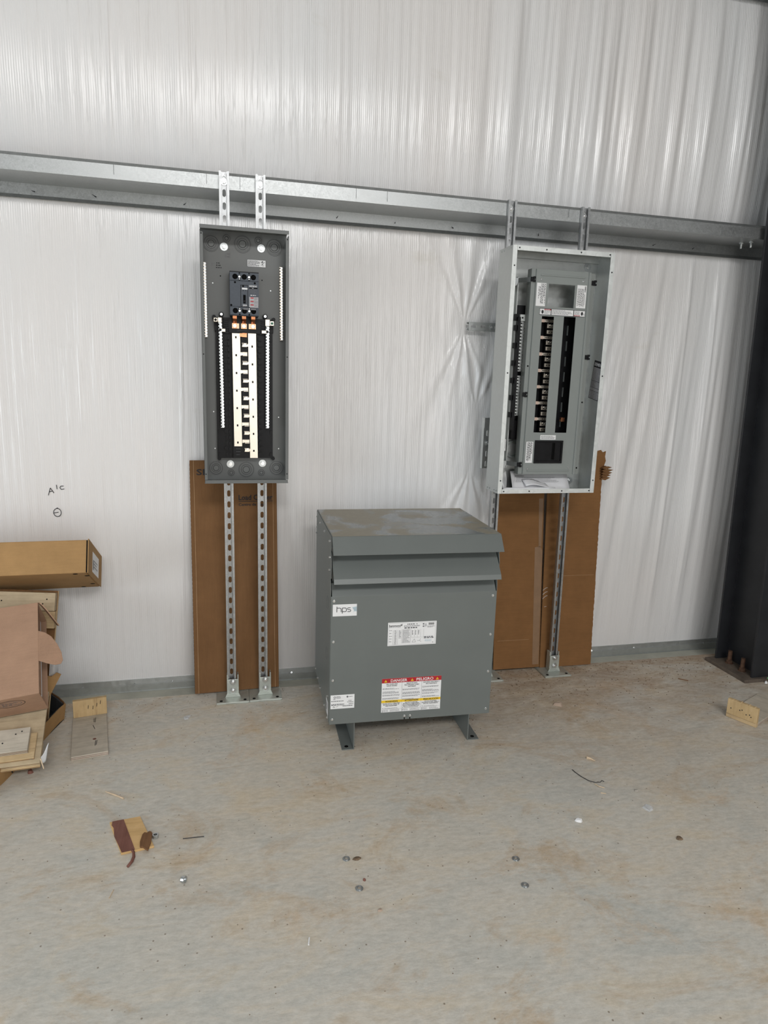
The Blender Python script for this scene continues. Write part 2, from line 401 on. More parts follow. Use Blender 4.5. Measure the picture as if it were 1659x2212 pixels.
# ------------------------------------------------------------------ printed labels
_tx = {}
def text_geo(s, bold):
    key = (s, bold)
    if key not in _tx:
        cu = bpy.data.curves.new('t', 'FONT'); cu.body = s; cu.resolution_u = 2; cu.offset = .018 if bold else 0
        o = bpy.data.objects.new('t', cu); me = bpy.data.meshes.new_from_object(o)
        vs = np.array([v.co[:2] for v in me.vertices] or [(0, 0)]); fs = [list(p.vertices) for p in me.polygons]
        bpy.data.objects.remove(o); bpy.data.curves.remove(cu); bpy.data.meshes.remove(me)
        _tx[key] = (vs, fs)
    return _tx[key]
class Label:
    """a thin printed label: origin = lower left corner, u right, v up"""
    def __init__(s, origin, u, v, w, h):
        s.o = Vector(origin); s.u = Vector(u).normalized(); s.vv = Vector(v).normalized(); s.n = s.u.cross(s.vv)
        s.w, s.h = w, h; s.layers = []
    def P(s, x, y, d): return s.o + s.u*x + s.vv*y + s.n*d
    def poly(s, mat, pts, lay=1): s.layers.append((mat, [(x, y) for x, y in pts], [list(range(len(pts)))], lay))
    def rect(s, mat, x0, y0, x1, y1, lay=1): s.poly(mat, [(x0, y0), (x1, y0), (x1, y1), (x0, y1)], lay)
    def disc(s, mat, x, y, r, lay=1, ry=None, n=14):
        s.poly(mat, [(x+r*math.cos(2*PI*i/n), y+(ry or r)*math.sin(2*PI*i/n)) for i in range(n)], lay)
    def frame(s, mat, x0, y0, x1, y1, t, lay=1):
        s.rect(mat, x0, y0, x1, y0+t, lay); s.rect(mat, x0, y1-t, x1, y1, lay); s.rect(mat, x0, y0, x0+t, y1, lay); s.rect(mat, x1-t, y0, x1, y1, lay)
    def text(s, mat, t, x, y, h, w=None, bold=False, lay=2, vert=False, center=False):
        """x,y lower left; h cap height; w forces the width"""
        vs, fs = text_geo(t, bold); vs = vs.astype(float).copy()
        mn, mx = vs.min(0), vs.max(0); sc = h/.69
        wid = (mx[0]-mn[0])*sc; sx = sc if w is None else sc*w/wid
        q = np.stack([(vs[:, 0]-mn[0])*sx, vs[:, 1]*sc], 1)
        if center: q[:, 0] -= (mx[0]-mn[0])*sx/2
        if vert: q = np.stack([q[:, 1], -q[:, 0]], 1)
        s.layers.append((mat, [(x+a, y+b) for a, b in q], fs, lay))
    def dashes(s, mat, x0, y0, x1, y1, n, th=.45, seed=0, lay=2, fill=.92, vert=False):
        """n lines of tiny illegible print"""
        r = random.Random(seed); L = (y1-y0) if vert else (x1-x0); T = ((x1-x0) if vert else (y1-y0))/n
        vs, fs = [], []
        for i in range(n):
            p = 0; end = L*(r.uniform(.55, 1) if r.random() < .35 else r.uniform(.9, 1))
            c = T*(i+.5)
            while p < end:
                d = r.uniform(.8, 2.6)*T*.9; d = min(d, end-p)
                a, b = p, p+d*fill; lo, hi = c-T*th/2, c+T*th/2
                k = len(vs)
                if vert: vs += [(x1-lo, y1-a), (x1-hi, y1-a), (x1-hi, y1-b), (x1-lo, y1-b)]
                else: vs += [(x0+a, y1-hi), (x0+b, y1-hi), (x0+b, y1-lo), (x0+a, y1-lo)]
                fs.append([k, k+1, k+2, k+3]); p += d + T*.4
        s.layers.append((mat, vs, fs, lay))
    def build(s, parent, name='label', mat=None, label=None, local=False):
        mat = mat or M['white']
        b = MB(); th = .0004
        b.add([s.P(0, 0, 0), s.P(s.w, 0, 0), s.P(s.w, s.h, 0), s.P(0, s.h, 0), s.P(0, 0, th), s.P(s.w, 0, th), s.P(s.w, s.h, th), s.P(0, s.h, th)],
              [(4, 5, 6, 7), (0, 1, 5, 4), (1, 2, 6, 5), (2, 3, 7, 6), (3, 0, 4, 7), (3, 2, 1, 0)])
        base_o = b.build(name, mat, parent, local=local, label=label)
        if s.layers:
            mats = []; pb = MB(mats)
            for m_, vs, fs, lay in s.layers:
                if m_ not in mats: mats.append(m_)
                pb.cur = mats.index(m_); pb.add([s.P(x, y, th+.0003*lay) for x, y in vs], fs)
            off = Vector((0, 0, 0)) if local else WORLD_LOC[parent.name]
            pb.v = [(a-off.x, c-off.y, d-off.z) for a, c, d in pb.v]
            pb.build('print', None, base_o, local=True)
        return base_o
    def build_print(s, parent, name='lettering', local=False, lift=.0004):
        mats = []; pb = MB(mats)
        for m_, vs, fs, lay in s.layers:
            if m_ not in mats: mats.append(m_)
            pb.cur = mats.index(m_); pb.add([s.P(x, y, lift*lay) for x, y in vs], fs)
        if not local:
            off = WORLD_LOC[parent.name]; pb.v = [(a-off.x, c-off.y, d-off.z) for a, c, d in pb.v]
        return pb.build(name, None, parent, local=True)
FX, FZ = (1, 0, 0), (0, 0, 1)

def screw_mesh():
    b = MB(); b.cyl((0, 0, 0), .0055, -.0012, (0, 1, 0), 14, .0055); b.cyl((0, -.0012, 0), .0044, -.0026, (0, 1, 0), 6, .0038)
    return b

# ================================================================== STRUCTURE
# floor with the notched edge under the wall panels
b = MB(); b.prism([(-11, 0), (.05, 0), (.05, -.06), (.5, -.06), (.5, -.25), (-11, -.25)], -7, 9, 'yz')
struct(b.build('floor', M['concrete']))
b = MB(); b.box(-7, 9, .058, .23, -.058, -.034)
struct(b.build('trim_1', simple('clean_ledge_concrete', (.44, .44, .38), .8, 0, .12, 9)))

# wall: white vinyl insulation facing, pinned at each girt and bulging between
def fold(s_, seed, wl, sharp=1.6):
    r = np.random.default_rng(seed); out = np.zeros_like(s_)
    for k in range(5):
        out += np.sin(s_*2*PI/(wl*r.uniform(.55, 1.7)) + r.uniform(0, 6.3) + .8*np.sin(s_*2*PI/(wl*r.uniform(2.5, 4)) + r.uniform(0, 6.3)))*r.uniform(.4, 1)
    out /= 2.2
    return np.sign(out)*np.abs(out)**(1/sharp)
PX, PZ = 1.205, 1.79
def wall_y(x, z):
    x = np.asarray(x, float); z = np.asarray(z, float)
    z0 = np.where(z < 2.245, .01, np.where(z < 3.465, 2.245, 3.465)); z1 = np.where(z < 2.245, 2.245, np.where(z < 3.465, 3.465, 4.9))
    t = np.clip((z-z0)/(z1-z0), 0, 1)
    env = np.sin(PI*t)**.55
    pil = .028*np.sin(PI*np.clip(t, 0, 1))**.75
    # panel overlaps: slow waviness in x
    pil = pil*(1+.25*np.sin(x*2.1+1.0)+.15*np.sin(x*5.3+.3))
    ripple = .0009*fold(x, 3, .07)*env
    # hanging folds, stronger to the right
    k = np.clip((x-1.0)/.7, 0, 1)**1.2*np.where(z > 2.245, .8, 1)
    lower = z < 2.245
    slant = np.where(lower, .26*np.clip((2.9-x)/1.2, 0, 1.2), .05)
    zt = np.where(lower, 2.245, 3.465)
    s_ = x + slant*(zt-z)*(1-.18*(zt-z))
    f1 = fold(s_, 21, .125, 1.0)*.0098+fold(s_, 25, .42, 1.2)*.006; f2 = fold(s_, 22, .045, 1.1)*.0026
    fold_a = (f1+f2)*k*np.clip(env, .12, 1)
    mid = .0022*fold(x+.02*np.sin(2*z), 33, .22, 1.3)*np.clip(env, .15, 1)*np.where(z > 2.245, 1.4, 1)
    # puckers gathered round the end of the wall-mounted strut
    dx, dz = x-PX, z-PZ; r = np.sqrt(dx*dx+dz*dz)+1e-6; th = np.arctan2(dx, dz)
    puck = np.minimum(r*.05, .0085)*np.exp(-(r/.42)**2)*np.sin(19*th+.9*np.sin(2*th+.5))*np.clip((np.abs(np.cos(th))-.80)*6, 0, 1)*np.where(np.sin(th)*np.sign(np.cos(th)+.01) > -.45, 1, .3)
    dent = .022*np.exp(-(((dx-.12)/.20)**2+(dz/.10)**2))
    dx2, dz2 = x-1.285, z-1.38; r2 = np.sqrt(dx2*dx2+dz2*dz2)+1e-6; th2 = np.arctan2(dx2, dz2)
    puck2 = np.minimum(r2*.05, .007)*np.exp(-(r2/.36)**2)*np.sin(17*th2+1+.6*np.sin(2*th2))*np.clip((np.cos(th2)-.80)*6, 0, 1)
    dx3, dz3 = x-1.27, z-1.08; r3 = np.sqrt(dx3*dx3+dz3*dz3)+1e-6; th3 = np.arctan2(dx3, dz3)
    puck3 = np.minimum(r3*.05, .007)*np.exp(-(r3/.5)**2)*np.sin(17*th3+2+.6*np.sin(2*th3))*np.clip((-np.cos(th3)-.75)*5, 0, 1)
    # long crease lines left of the panel
    cr = np.zeros_like(x)
    for cx, cw, ca, zlo, zhi in ((-.17, .008, .004, .0, 2.2), (-.60, .006, .003, 1.2, 2.2), (.98, .006, .002, .6, 2.2), (-.45, .005, .003, 2.3, 3.4), (.1, .02, .004, .2, 1.3), (2.45, .012, .008, .2, 2.2), (2.62, .012, .007, .2, 2.2)):
        cr += ca*np.exp(-((x-cx-.02*(z-1))/cw)**2)*np.clip((z-zlo)*4, 0, 1)*np.clip((zhi-z)*4, 0, 1)
    return .213 - pil - ripple - fold_a - mid - puck + dent - puck2 - puck3 - cr
xs = np.arange(-2.6, 3.9, .0055); zs = np.arange(-.02, 4.6, .0125)
X, Z = np.meshgrid(xs, zs); Yv = wall_y(X, Z)
nx, nz = len(xs), len(zs)
co = np.stack([X, Yv, Z], -1).reshape(-1, 3)
i = np.arange(nz-1)[:, None]*nx + np.arange(nx-1)[None, :]
fc = np.stack([i, i+1, i+nx+1, i+nx], -1).reshape(-1, 4)
me = bpy.data.meshes.new('wall_back'); me.vertices.add(len(co)); me.vertices.foreach_set('co', co.ravel())
me.loops.add(fc.size); me.loops.foreach_set('vertex_index', fc.ravel().astype(np.int32))
me.polygons.add(len(fc)); me.polygons.foreach_set('loop_start', np.arange(0, fc.size, 4, dtype=np.int32))
me.polygons.foreach_set('use_smooth', np.ones(len(fc), dtype=bool)); me.update(calc_edges=True)
me.materials.append(M['vinyl'])
wall = bpy.data.objects.new('wall_back', me); COL.objects.link(wall); struct(wall); WORLD_LOC[wall.name] = Vector((0, 0, 0))

# unseen building shell, added out of frame to shape the light on the wall
b = MB(); b.box(-7, 9, -8.5, .5, 4.95, 5.05); struct(b.build('added_unseen_ceiling', simple('unseen_ceiling_gray', (.55, .55, .55), .5)))
b = MB(); b.box(3.02, 3.1, -6, .4, -.2, 4.95); struct(b.build('wall_right_blocker', simple('gray_light_blocker', (.22, .22, .22), .6)))  # unseen wall set beside the column to block light from the right
b = MB(); b.box(-7, 9, .42, .5, -.2, 4.95); struct(b.build('added_unseen_wall_outer', M['galv_dull']))

# base angle along the wall
b = MB(); b.prism([(.222, .026), (.205, .026), (.203, .004), (.198, .001), (.198, -.030), (.192, -.032), (.192, -.034), (.222, -.034)], -2.6, 4.5, 'yz')
ba = struct(b.build('baseboard_back', M['galv_dull']))
tip = MB(); tip.cyl((0, 0, 0), .0022, -.022, (0, 1, 0), 8, .0006); tip.cyl((0, 0, 0), .005, -.003, (0, 1, 0), 8)
tip0 = None
for k, x in enumerate([-.66, -.42, -.245, .35, .62, 2.09, 2.23, 2.37, 2.50, 2.66, 2.85]):
    if tip0 is None: tip0 = tip.build('screw_tip', M['zinc'], ba, local=True); t_ = tip0
    else: t_ = inst(tip0, ba)
    t_.location = (x, .204, .004); t_.rotation_euler = (random.uniform(-.5, .2), 0, random.uniform(-.4, .4))

# marker writing on the wall
def ribbon(lb, mat, pts, t=.004):
    for (a, c), (d, e) in zip(pts[:-1], pts[1:]):
        dx, dy = d-a, e-c; L = math.hypot(dx, dy) or 1; px, py = -dy/L*t/2, dx/L*t/2
        lb.poly(mat, [(a-px, c-py), (d-px, e-py), (d+px, e+py), (a+px, c+py)])
yw = float(wall_y(-.73, .95))-.002
lb = Label((-.775, yw, .85), FX, FZ, .1, .16)
ribbon(lb, M['ink'], [(.022, .108), (.032, .142), (.046, .118)], .003); ribbon(lb, M['ink'], [(.026, .124), (.042, .128)], .003)
ribbon(lb, M['ink'], [(.058, .156), (.060, .136)], .003)
ribbon(lb, M['ink'], [(.088, .150), (.076, .150), (.072, .142), (.078, .134), (.09, .137)], .003)
six = [(.055+.016*math.cos(t), .028+.019*math.sin(t)) for t in np.linspace(1.9, 8.0, 18)]
ribbon(lb, M['ink'], [(.058, .050)]+six, .003); ribbon(lb, M['ink'], [(.040, .026), (.060, .030)], .003)
lb.build_print(wall, 'marker_writing')

# ------------------------------------------------------------------ wall girts (zees with the web level)
def girt(off, label):
    t = thing('wall_girt', (.5, 0, 2.276+off), label, 'girt')
    z = 2.276+off; th = .0028
    prof = [(0.011, z+.068), (0, z+.054), (0, z), (.2, z), (.2, z-.044), (.184, z-.061)]
    # thickness by offsetting outline
    out = prof; inn = [(.013, z+.0665), (th, z+.053), (th, z+th), (.2+th, z+th), (.2+th, z-.045), (.186, z-.063)]
    b = MB(); b.prism(out+list(reversed(inn)), -2.6, 3.6, 'yz')
    b.build('zee_section', M['galv_girt'], t)
    return t, z
g1, gz = girt(0, 'long galvanized steel girt crossing the wall behind both pairs of struts')
s0 = None
for k, x in enumerate([-.73, -.49, -.13, .55, .83, 1.12, 1.57, 1.80, 2.22, 2.46]):
    if s0 is None:
        bb = MB(); bb.cyl((0, 0, 0), .0024, -.024, (0, 1, 0), 8, .0005); s0 = bb.build('screw_tip', M['column'], g1, local=True); q = s0
    else: q = inst(s0, g1)
    q.location = (x-.5, .2, gz-.03-2.276); q.rotation_euler = (random.uniform(-.3, .1), 0, random.uniform(-.8, .8))
for x in (-.39, -.03, .105, .60, .74, 1.62):
    lb = Label((x, -.0002, gz+.001), FX, FZ, .002, .054); lb.rect(M['ink'], 0, random.uniform(0, .02), .0013, .054)
    lb.build_print(g1, 'layout_mark')
for (x, y, zz) in ((2.675, .10, gz-.001), (2.70, .06, gz-.001)):
    bb = MB(); bb.cyl((x, y, zz), .010, -.007, (0, 0, 1), 6); bb.cyl((x, y, zz-.007), .005, -.022, (0, 0, 1), 8); bb.cyl((x, y, zz), .013, -.002, (0, 0, 1), 12)
    bb.build('bolt', M['galv_dull'], g1)
g2, _ = girt(1.22, 'upper galvanized girt at the top right edge above the white wall')

# ------------------------------------------------------------------ steel column
col = thing('steel_column', (2.83, -.17, 0), 'black steel building column bolted to the floor at the right edge', 'column')
def lean(bm_):
    bm_.v = [(a-.0178*c, b_, c) for a, b_, c in bm_.v]; return bm_
b = MB(); b.box(2.729, 2.945, -.05, -.038, .018, 4.9); lean(b).build('outer_flange', M['column'], col, bevel=.001)
b = MB(); b.box(2.737, 2.953, -.3105, -.2985, .018, 4.9); lean(b).build('inner_flange', M['column'], col, bevel=.001)
b = MB(); b.box(2.80, 2.808, -.2985, -.05, .018, 4.9); lean(b).build('web', M['column'], col)
b = MB()
for k in range(60):
    z = .03+k*.05; b.box(2.796, 2.80, -.056, -.05, z, z+.045); b.box(2.796, 2.80, -.2985, -.293, z, z+.045)
lean(b).build('weld_bead', M['column'], col)
b = MB(); b.box(2.680, 2.99, -.329, -.02, 0, .019); b.build('base_plate', M['plate_dirty'], col, bevel=.002)
ab = None
for (x, y) in ((2.758, -.118), (2.752, -.222), (2.87, -.118), (2.87, -.222)):
    if ab is None:
        b = MB(); b.cyl((0, 0, 0), .021, .003, n=20); b.cyl((0, 0, .003), .0165, .017, n=6); b.cyl((0, 0, .02), .0115, .052, n=14, r2=.011)
        ab = b.build('anchor_bolt', M['rust'], col, local=True); q = ab
    else: q = inst(ab, col)
    q.location = (x-2.83, y+.17, .0188)

# ------------------------------------------------------------------ slotted struts
def strut_mesh(z0, z1, zs0, pitch=.0508, W=.0413, D=.0206, t=.0024):
    """channel open towards -y, back web at y=0, slots in the web"""
    b = MB(); hw = .0071; hh = .0145
    k0 = math.ceil((z0-(zs0-pitch/2))/pitch - 1e-6); lo = z0
    zc = zs0 + (math.floor((z0-zs0)/pitch)+1)*pitch
    while zc + pitch/2 <= z1 + 1e-6:
        a, c = max(lo, zc-pitch/2), zc+pitch/2
        if zc-hh < a+.002:
            b.box(-W/2, W/2, -t, 0, a, c)
        else: b.cell(-W/2, W/2, a, c, -t, 0, hw, hh, 0, zc)
        lo = c; zc += pitch
    if lo < z1: b.box(-W/2, W/2, -t, 0, lo, z1)
    for s_ in (-1, 1):
        x0, x1 = sorted((s_*W/2, s_*(W/2-t))); b.box(x0, x1, -D, -t, z0, z1)
        x0, x1 = sorted((s_*(W/2-t), s_*(W/2-.0095))); b.box(x0, x1, -D, -D+t, z0, z1)
        x0, x1 = sorted((s_*(W/2-.0095), s_*(W/2-.0095+t))); b.box(x0, x1, -D+t, -D+.0055, z0, z1)
    return b
def washer_bolt(parent, loc, r=.018, name='washer', wm=None):
    b = MB(); b.ring((0, 0, 0), r, .0065, -.0022, (0, 1, 0), 24)
    w_ = b.build(name, wm or M['zinc'], parent, local=True, bevel=.0004); w_.location = loc
    b = MB(); b.cyl((0, -.002, 0), .0088, -.0065, (0, 1, 0), 6, .0082); b.cyl((0, -.0085, 0), .0045, -.004, (0, 1, 0), 10)
    b.build('hex_bolt', M['chrome'], w_, local=True)
    return w_
def strut(x, xtop, label):
    t = thing('strut_channel', (x, 0, .011), label, 'strut', 'vertical slotted struts')
    b = strut_mesh(.011, 2.342, .1275)
    dx = (xtop-x)/2.33
    b.v = [(a+x+dx*(c-.011), y, c) for a, y, c in b.v]
    b.build('channel', M['galv'], t)
    w_ = washer_bolt(t, (dx*2.29, -.0026, 2.304-.011), .015)
    return t
strut(.0425, .0405, 'slotted strut under the open breaker panel, the one nearer the marker writing')
strut(.1905, .189, 'slotted strut under the open breaker panel, the one nearer the transformer')
strut(1.335, 1.328, 'slotted strut half hidden behind the transformer, holding the deep panelboard')
strut(1.727, 1.70, 'slotted strut holding the deep panelboard, standing in front of the seam of the cardboard')
def post_base(x, y0, label, dirty=0):
    t = thing('post_base', (x, 0, 0), label, 'post base', 'strut post bases on the floor')
    b = MB(); b.box(x-.0762, x+.0755, y0, y0+.152, 0.0005, .0095)
    b.build('base_plate', M['zinc_base'], t, bevel=.0015)
    b = MB(); zt = .118
    b.box(x-.0275, x+.0275, -.0305, -.0245, .0095, zt-.02); b.box(x-.0275, x-.0215, -.0245, .010, .0095, zt); b.box(x+.0215, x+.0275, -.0245, .010, .0095, zt)
    b.prism([(x-.036, .0095), (x+.036, .0095), (x+.0275, .03), (x-.0275, .03)], -.035, -.0305)
    b.build('socket', M['zinc_base'], t, bevel=.0012)
    for z in (.042, .086): washer_bolt(t, (0, -.0306, z), .015)
    for dx, dy in ((-.055, .02), (.055, .02), (.055, .13), (-.055, .13)):
        b = MB(); b.cyl((x+dx, y0+dy, .0096), .0075, .0004, n=16); b.build('bolt_hole', M['black_hole'], t)
    return t
post_base(.0470, -.087, 'zinc post base plate under the strut nearer the marker writing')
post_base(.1995, -.0855, 'zinc post base plate under the open panel, nearer the transformer')
post_base(1.341, -.083, 'zinc post base plate half hidden behind the transformer')
post_base(1.7275, -.0865, 'zinc post base plate in front of the cardboard, right of the transformer')

# short struts behind the deep panelboard
t = thing('short_strut', (1.30, .18, 1.79), 'short horizontal piece of slotted strut sticking out of the wall beside the deep panelboard', 'strut')
b = MB(); tmp = strut_mesh(0, .26, .03)
# laid along x, solid web towards the viewer
t_v = [(1.209+c, .166-y, 1.79+a) for a, y, c in tmp.v]; b.v = t_v; b.f = tmp.f; b.mi = tmp.mi
b.build('channel', M['galv_dull'], t)
washer_bolt(t, (.035, -.0142, 0), .012)
t = thing('short_strut', (1.31, .075, 1.1), 'short upright slotted strut with a bolt behind the left side of the deep panelboard', 'strut')
tmp = strut_mesh(1.098, 1.348, 1.12); b = MB(); cs, sn = math.cos(.25), math.sin(.25)
b.v = [(1.297+a*cs+y*sn, .045-(-a*sn+y*cs), c) for a, y, c in tmp.v]; b.f = tmp.f; b.mi = tmp.mi
b.build('channel', M['galv_dull'], t)
b = MB(); b.cyl((1.297, .045, 1.222), .005, -.08, (0, 1, 0), 10); b.cyl((1.297, .045, 1.222), .016, -.004, (0, 1, 0), 16); b.cyl((1.297, .04, 1.222), .011, -.012, (0, 1, 0), 6)
b.build('threaded_rod', M['zinc'], t)

# ================================================================== BREAKER PANEL (left, open load center)
lc = thing('breaker_panel', (.118, -.0415, 1.06), 'open gray breaker panel with copper links and bare bus bars, hung on the left struts', 'electrical panel')
x0, x1, z0, z1, yf, yb = -.0595, .2955, 1.0595, 2.105, -.145, -.0415
G = M['gray_paint']
b = MB(); b.box(x0, x1, yb-.0018, yb, z0, z1); b.build('back_panel', G, lc)
for s_ in (0, 1):
    b = MB()
    if s_ == 0: b.box(x0, x0+.0018, yf, yb-.0018, z0+.016, z1-.018); b.box(x0, x0+.0125, yf, yf+.002, z0+.016, z1-.028)
    else: b.box(x1-.0018, x1, yf, yb-.0018, z0+.016, z1-.018); b.box(x1-.0125, x1, yf, yf+.002, z0+.016, z1-.028)
    sw = b.build('side_wall', G, lc, bevel=.0006)
    for z in (z1-.034, 1.60, 1.10):
        c = MB(); c.cyl(((x0+.006) if s_ == 0 else (x1-.006), yf-.0001, z), .0024, -.0004, (0, 1, 0), 12); c.build('hole', M['black_hole'], sw)
b = MB(); b.box(x0, x1, yf, yb-.0018, z1-.0018, z1); b.box(x0, x1, yf-.002, yf, z1-.0145, z1); b.build('top_wall', G, lc, bevel=.0006)
b = MB(); b.box(x0, x1, yf, yb-.0018, z0, z0+.0018); b.box(x0+.002, x1-.002, yf-.002, yf, z0, z0+.0145); b.build('bottom_wall', G, lc, bevel=.0006)
by = yb-.0018
for (x, z) in ((.0405, 2.042), (.189, 2.046), (.042, 1.131), (.190, 1.134)):
    b = MB(); b.cyl((x, -.0207, z), .014, yb+.0207, (0, 1, 0), 12); b.build('standoff', M['zinc'], lc)
for (x, z, r) in ((-.016, 2.052, .033), (.047, 2.076, .0175), (.112, 2.058, .036), (.177, 2.076, .0175), (.244, 2.054, .035),
                  (-.012, 1.113, .031), (.053, 1.092, .0165), (.119, 1.106, .0355), (.185, 1.092, .0165), (.253, 1.113, .033)):
    b = MB()
    for fr in ((1, .78, .58) if r > .02 else (1, .66)):
        b.ring((x, by, z), r*fr, r*fr-.0022, -.0022, (0, 1, 0), 32)
    b.cyl((x, by, z), r*.42, -.0022, (0, 1, 0), 28, r*.34)
    ko = b.build('knockout', G, lc, smooth=False)
    b = MB()
    for fr in ((.985, .70, .50) if r > .02 else (.98, .60)): b.ring((x, by, z), r*fr-.0020, r*fr-.0034, -.0006, (0, 1, 0), 32)
    b.build('cut_gap', M['column'], ko)
for (x, z) in ((.036, 2.042), (.189, 2.046), (.05, 1.131), (.190, 1.134)): washer_bolt(lc, (x-.118, by+.0415-.0002, z-1.06), .0165)
L = Label((.131, by-.0002, 1.970), FX, FZ, .077, .029)
L.frame(M['ink'], 0, 0, .077, .029, .0008); L.dashes(M['ink'], .004, .003, .054, .026, 7, .5, 3)
ribbon(L, M['ink'], [(.058, .022), (.064, .012), (.066, .004)], .0016); ribbon(L, M['ink'], [(.058, .008), (.072, .022)], .0016); L.disc(M['ink'], .063, .022, .003)
L.build(lc, 'instruction_label', M['white'])
L = Label((-.004, by-.0002, 1.955), FX, FZ, .05, .03)
for k, wd in enumerate((.015, .020, .024)): L.dashes(M['ink'], .008-k*.001, .018-k*.009, .008+wd, .024-k*.009, 1, .6, 40+k)
L.dashes(M['gray_ink'], -.012, .008, -.006, .02, 2, .5, 44)
L.dashes(M['gray_ink'], .045, .075, .070, .082, 1, .3, 45)
L.build_print(lc, 'stamped_print')['kind'] = 'stuff'
L = Label((.04, by-.0002, 1.998), FX, FZ, .03, .03); L.text(M['gray_ink'], 'LINE', 0, .014, .007, .022); L.text(M['gray_ink'], 'LINEA', 0, .003, .007, .022); L.build_print(lc, 'embossed_line_mark')
for (x, z) in ((.02, 1.925), (.192, 1.918), (-.012, 1.895), (.228, 1.877), (-.018, 1.36), (.262, 1.34), (-.015, 1.20), (.262, 1.20)):
    b = MB(); b.cyl((x, by, z), .0026, -.0006, (0, 1, 0), 10); b.build('rivet' if z < 1.9 else 'hole', M['zinc'] if z < 1.9 else M['black_hole'], lc)

# main breaker
bx0, bx1, bz0, bz1 = .056, .173, 1.762, 1.937
mb = MB(); mb.box(bx0, bx1, -.122, by, bz0, bz1)
mb.plate(bx0, bx1, bz0+.036, bz1-.038, -.1305, -.122, [])
br = mb.build('main_breaker', M['breaker'], lc, bevel=.0012, label='dark blue gray three pole main breaker')
for (zc, up) in ((bz1-.021, 1), (bz0+.019, 0)):
    c = MB(); z_a, z_b = (bz1-.036, bz1-.004) if up else (bz0+.003, bz0+.0355)
    wd = (bx1-bx0)/3
    for k in range(3): c.cell(bx0+k*wd, bx0+(k+1)*wd, z_a, z_b, -.1275, -.122, .0108, .0108, bx0+(k+.5)*wd+(-.002 if k == 0 else .002 if k == 2 else 0)*(-1), zc, 9)
    c.build('terminal_shroud', M['breaker'], br)
    for k in range(3):
        xx = bx0+(k+.5)*wd+(.002 if k == 0 else -.002 if k == 2 else 0)
        c = MB(); c.cyl((xx, -.1222, zc), .0112, -.0006, (0, 1, 0), 20); c.cyl((xx, -.1226, zc), .0055, -.002, (0, 1, 0), 6); c.build('terminal', M['black_hole'], br)
    for k in (1, 2):
        xx = bx0+k*wd
        c = MB(); c.cyl((xx, -.1276, zc+(.001 if up else 0)), .0062, -.0004, (0, 1, 0), 16); c.box(xx-.0035, xx+.0035, -.1281, -.1276, zc-.014 if up else zc, zc if up else zc+.014)
        c.box(xx-.003, xx+.003, -.1281, -.1276, zc+.012 if up else zc-.017, zc+.016 if up else zc-.011)
        c.build('screw_pocket', M['black_hole'], br)
        c = MB(); c.cyl((xx, -.1281, zc), .0042, -.0014, (0, 1, 0), 12); c.cyl((xx, -.1281, zc+(-.009 if up else .009)), .002, -.001, (0, 1, 0), 8); c.build('screw', M['chrome'], br)
c = MB(); c.box(bx0-.0004, bx1+.0004, -.1235, by, bz1-.0035, bz1+.0005); c.build('top_edge', M['black'], br)
for (x, z) in ((bx0+.021, bz1-.044), (bx1-.016, bz1-.044), (bx0+.005, bz0+.04), (bx1-.005, bz0+.04)):
    c = MB(); c.cyl((x, -.1306, z), .0042, -.0003, (0, 1, 0), 14); c.build('rivet_hole', M['black_hole'], br)
fx0, fx1, fz0, fz1 = .0985, .129, 1.797, 1.884
c = MB(); c.plate(fx0, fx1, fz0, fz1, -.1318, -.1305, [(fx0+.0018, fx1-.0018, fz0+.0018, fz1-.0018)]); c.build('toggle_frame', M['black'], br, bevel=.0008)
c = MB(); c.box(.1095, .1195, -.1325, -.1305, 1.811, 1.845); c.build('toggle_slot', M['black_hole'], br)
c = MB(); c.prism([(-.1325, 1.8255), (-.1325, 1.811), (-.142, 1.815), (-.143, 1.822)], .1105, .1185, 'yz'); c.build('toggle', M['black'], br, bevel=.0008)
L = Label((bx0, -.1306, bz0), FX, FZ, bx1-bx0, bz1-bz0)
L.rect(M['white_ink'], .049, .104, .072, .111); L.rect(M['black_hole'], .050, .114, .057, .121); L.disc(M['black_hole'], .054, .100, .0015); L.disc(M['black_hole'], .064, .100, .0015)
L.text(M['white_ink'], '200A', .0515, .038, .007, .018, True)
L.text(M['white_ink'], 'SIEMENS', .078, .1155, .0065, .032, True)
L.rect(M['black_hole'], .078, .109, .112, .1135); L.dashes(M['white_ink'], .09, .110, .1, .1128, 1, .7, 4); L.dashes(M['gray_ink'], .078, .09, .112, .108, 7, .4, 5)
L.dashes(M['white_ink'], .083, .080, .108, .0855, 1, .5, 6)
L.rect(M['silver_label'], .078, .034, .115, .076)
for k in range(3): L.rect(M['red'], .083, .070-k*.0138, .096, .0745-k*.0138, 2); L.dashes(M['gray_ink'], .099, .064-k*.0135, .114, .075-k*.0135, 4, .5, 9+k)
L.rect(M['gray_ink'], .053, .024, .073, .0305); L.rect(M['gray_ink'], .085, .024, .105, .0305)
L.build_print(br, 'lettering')

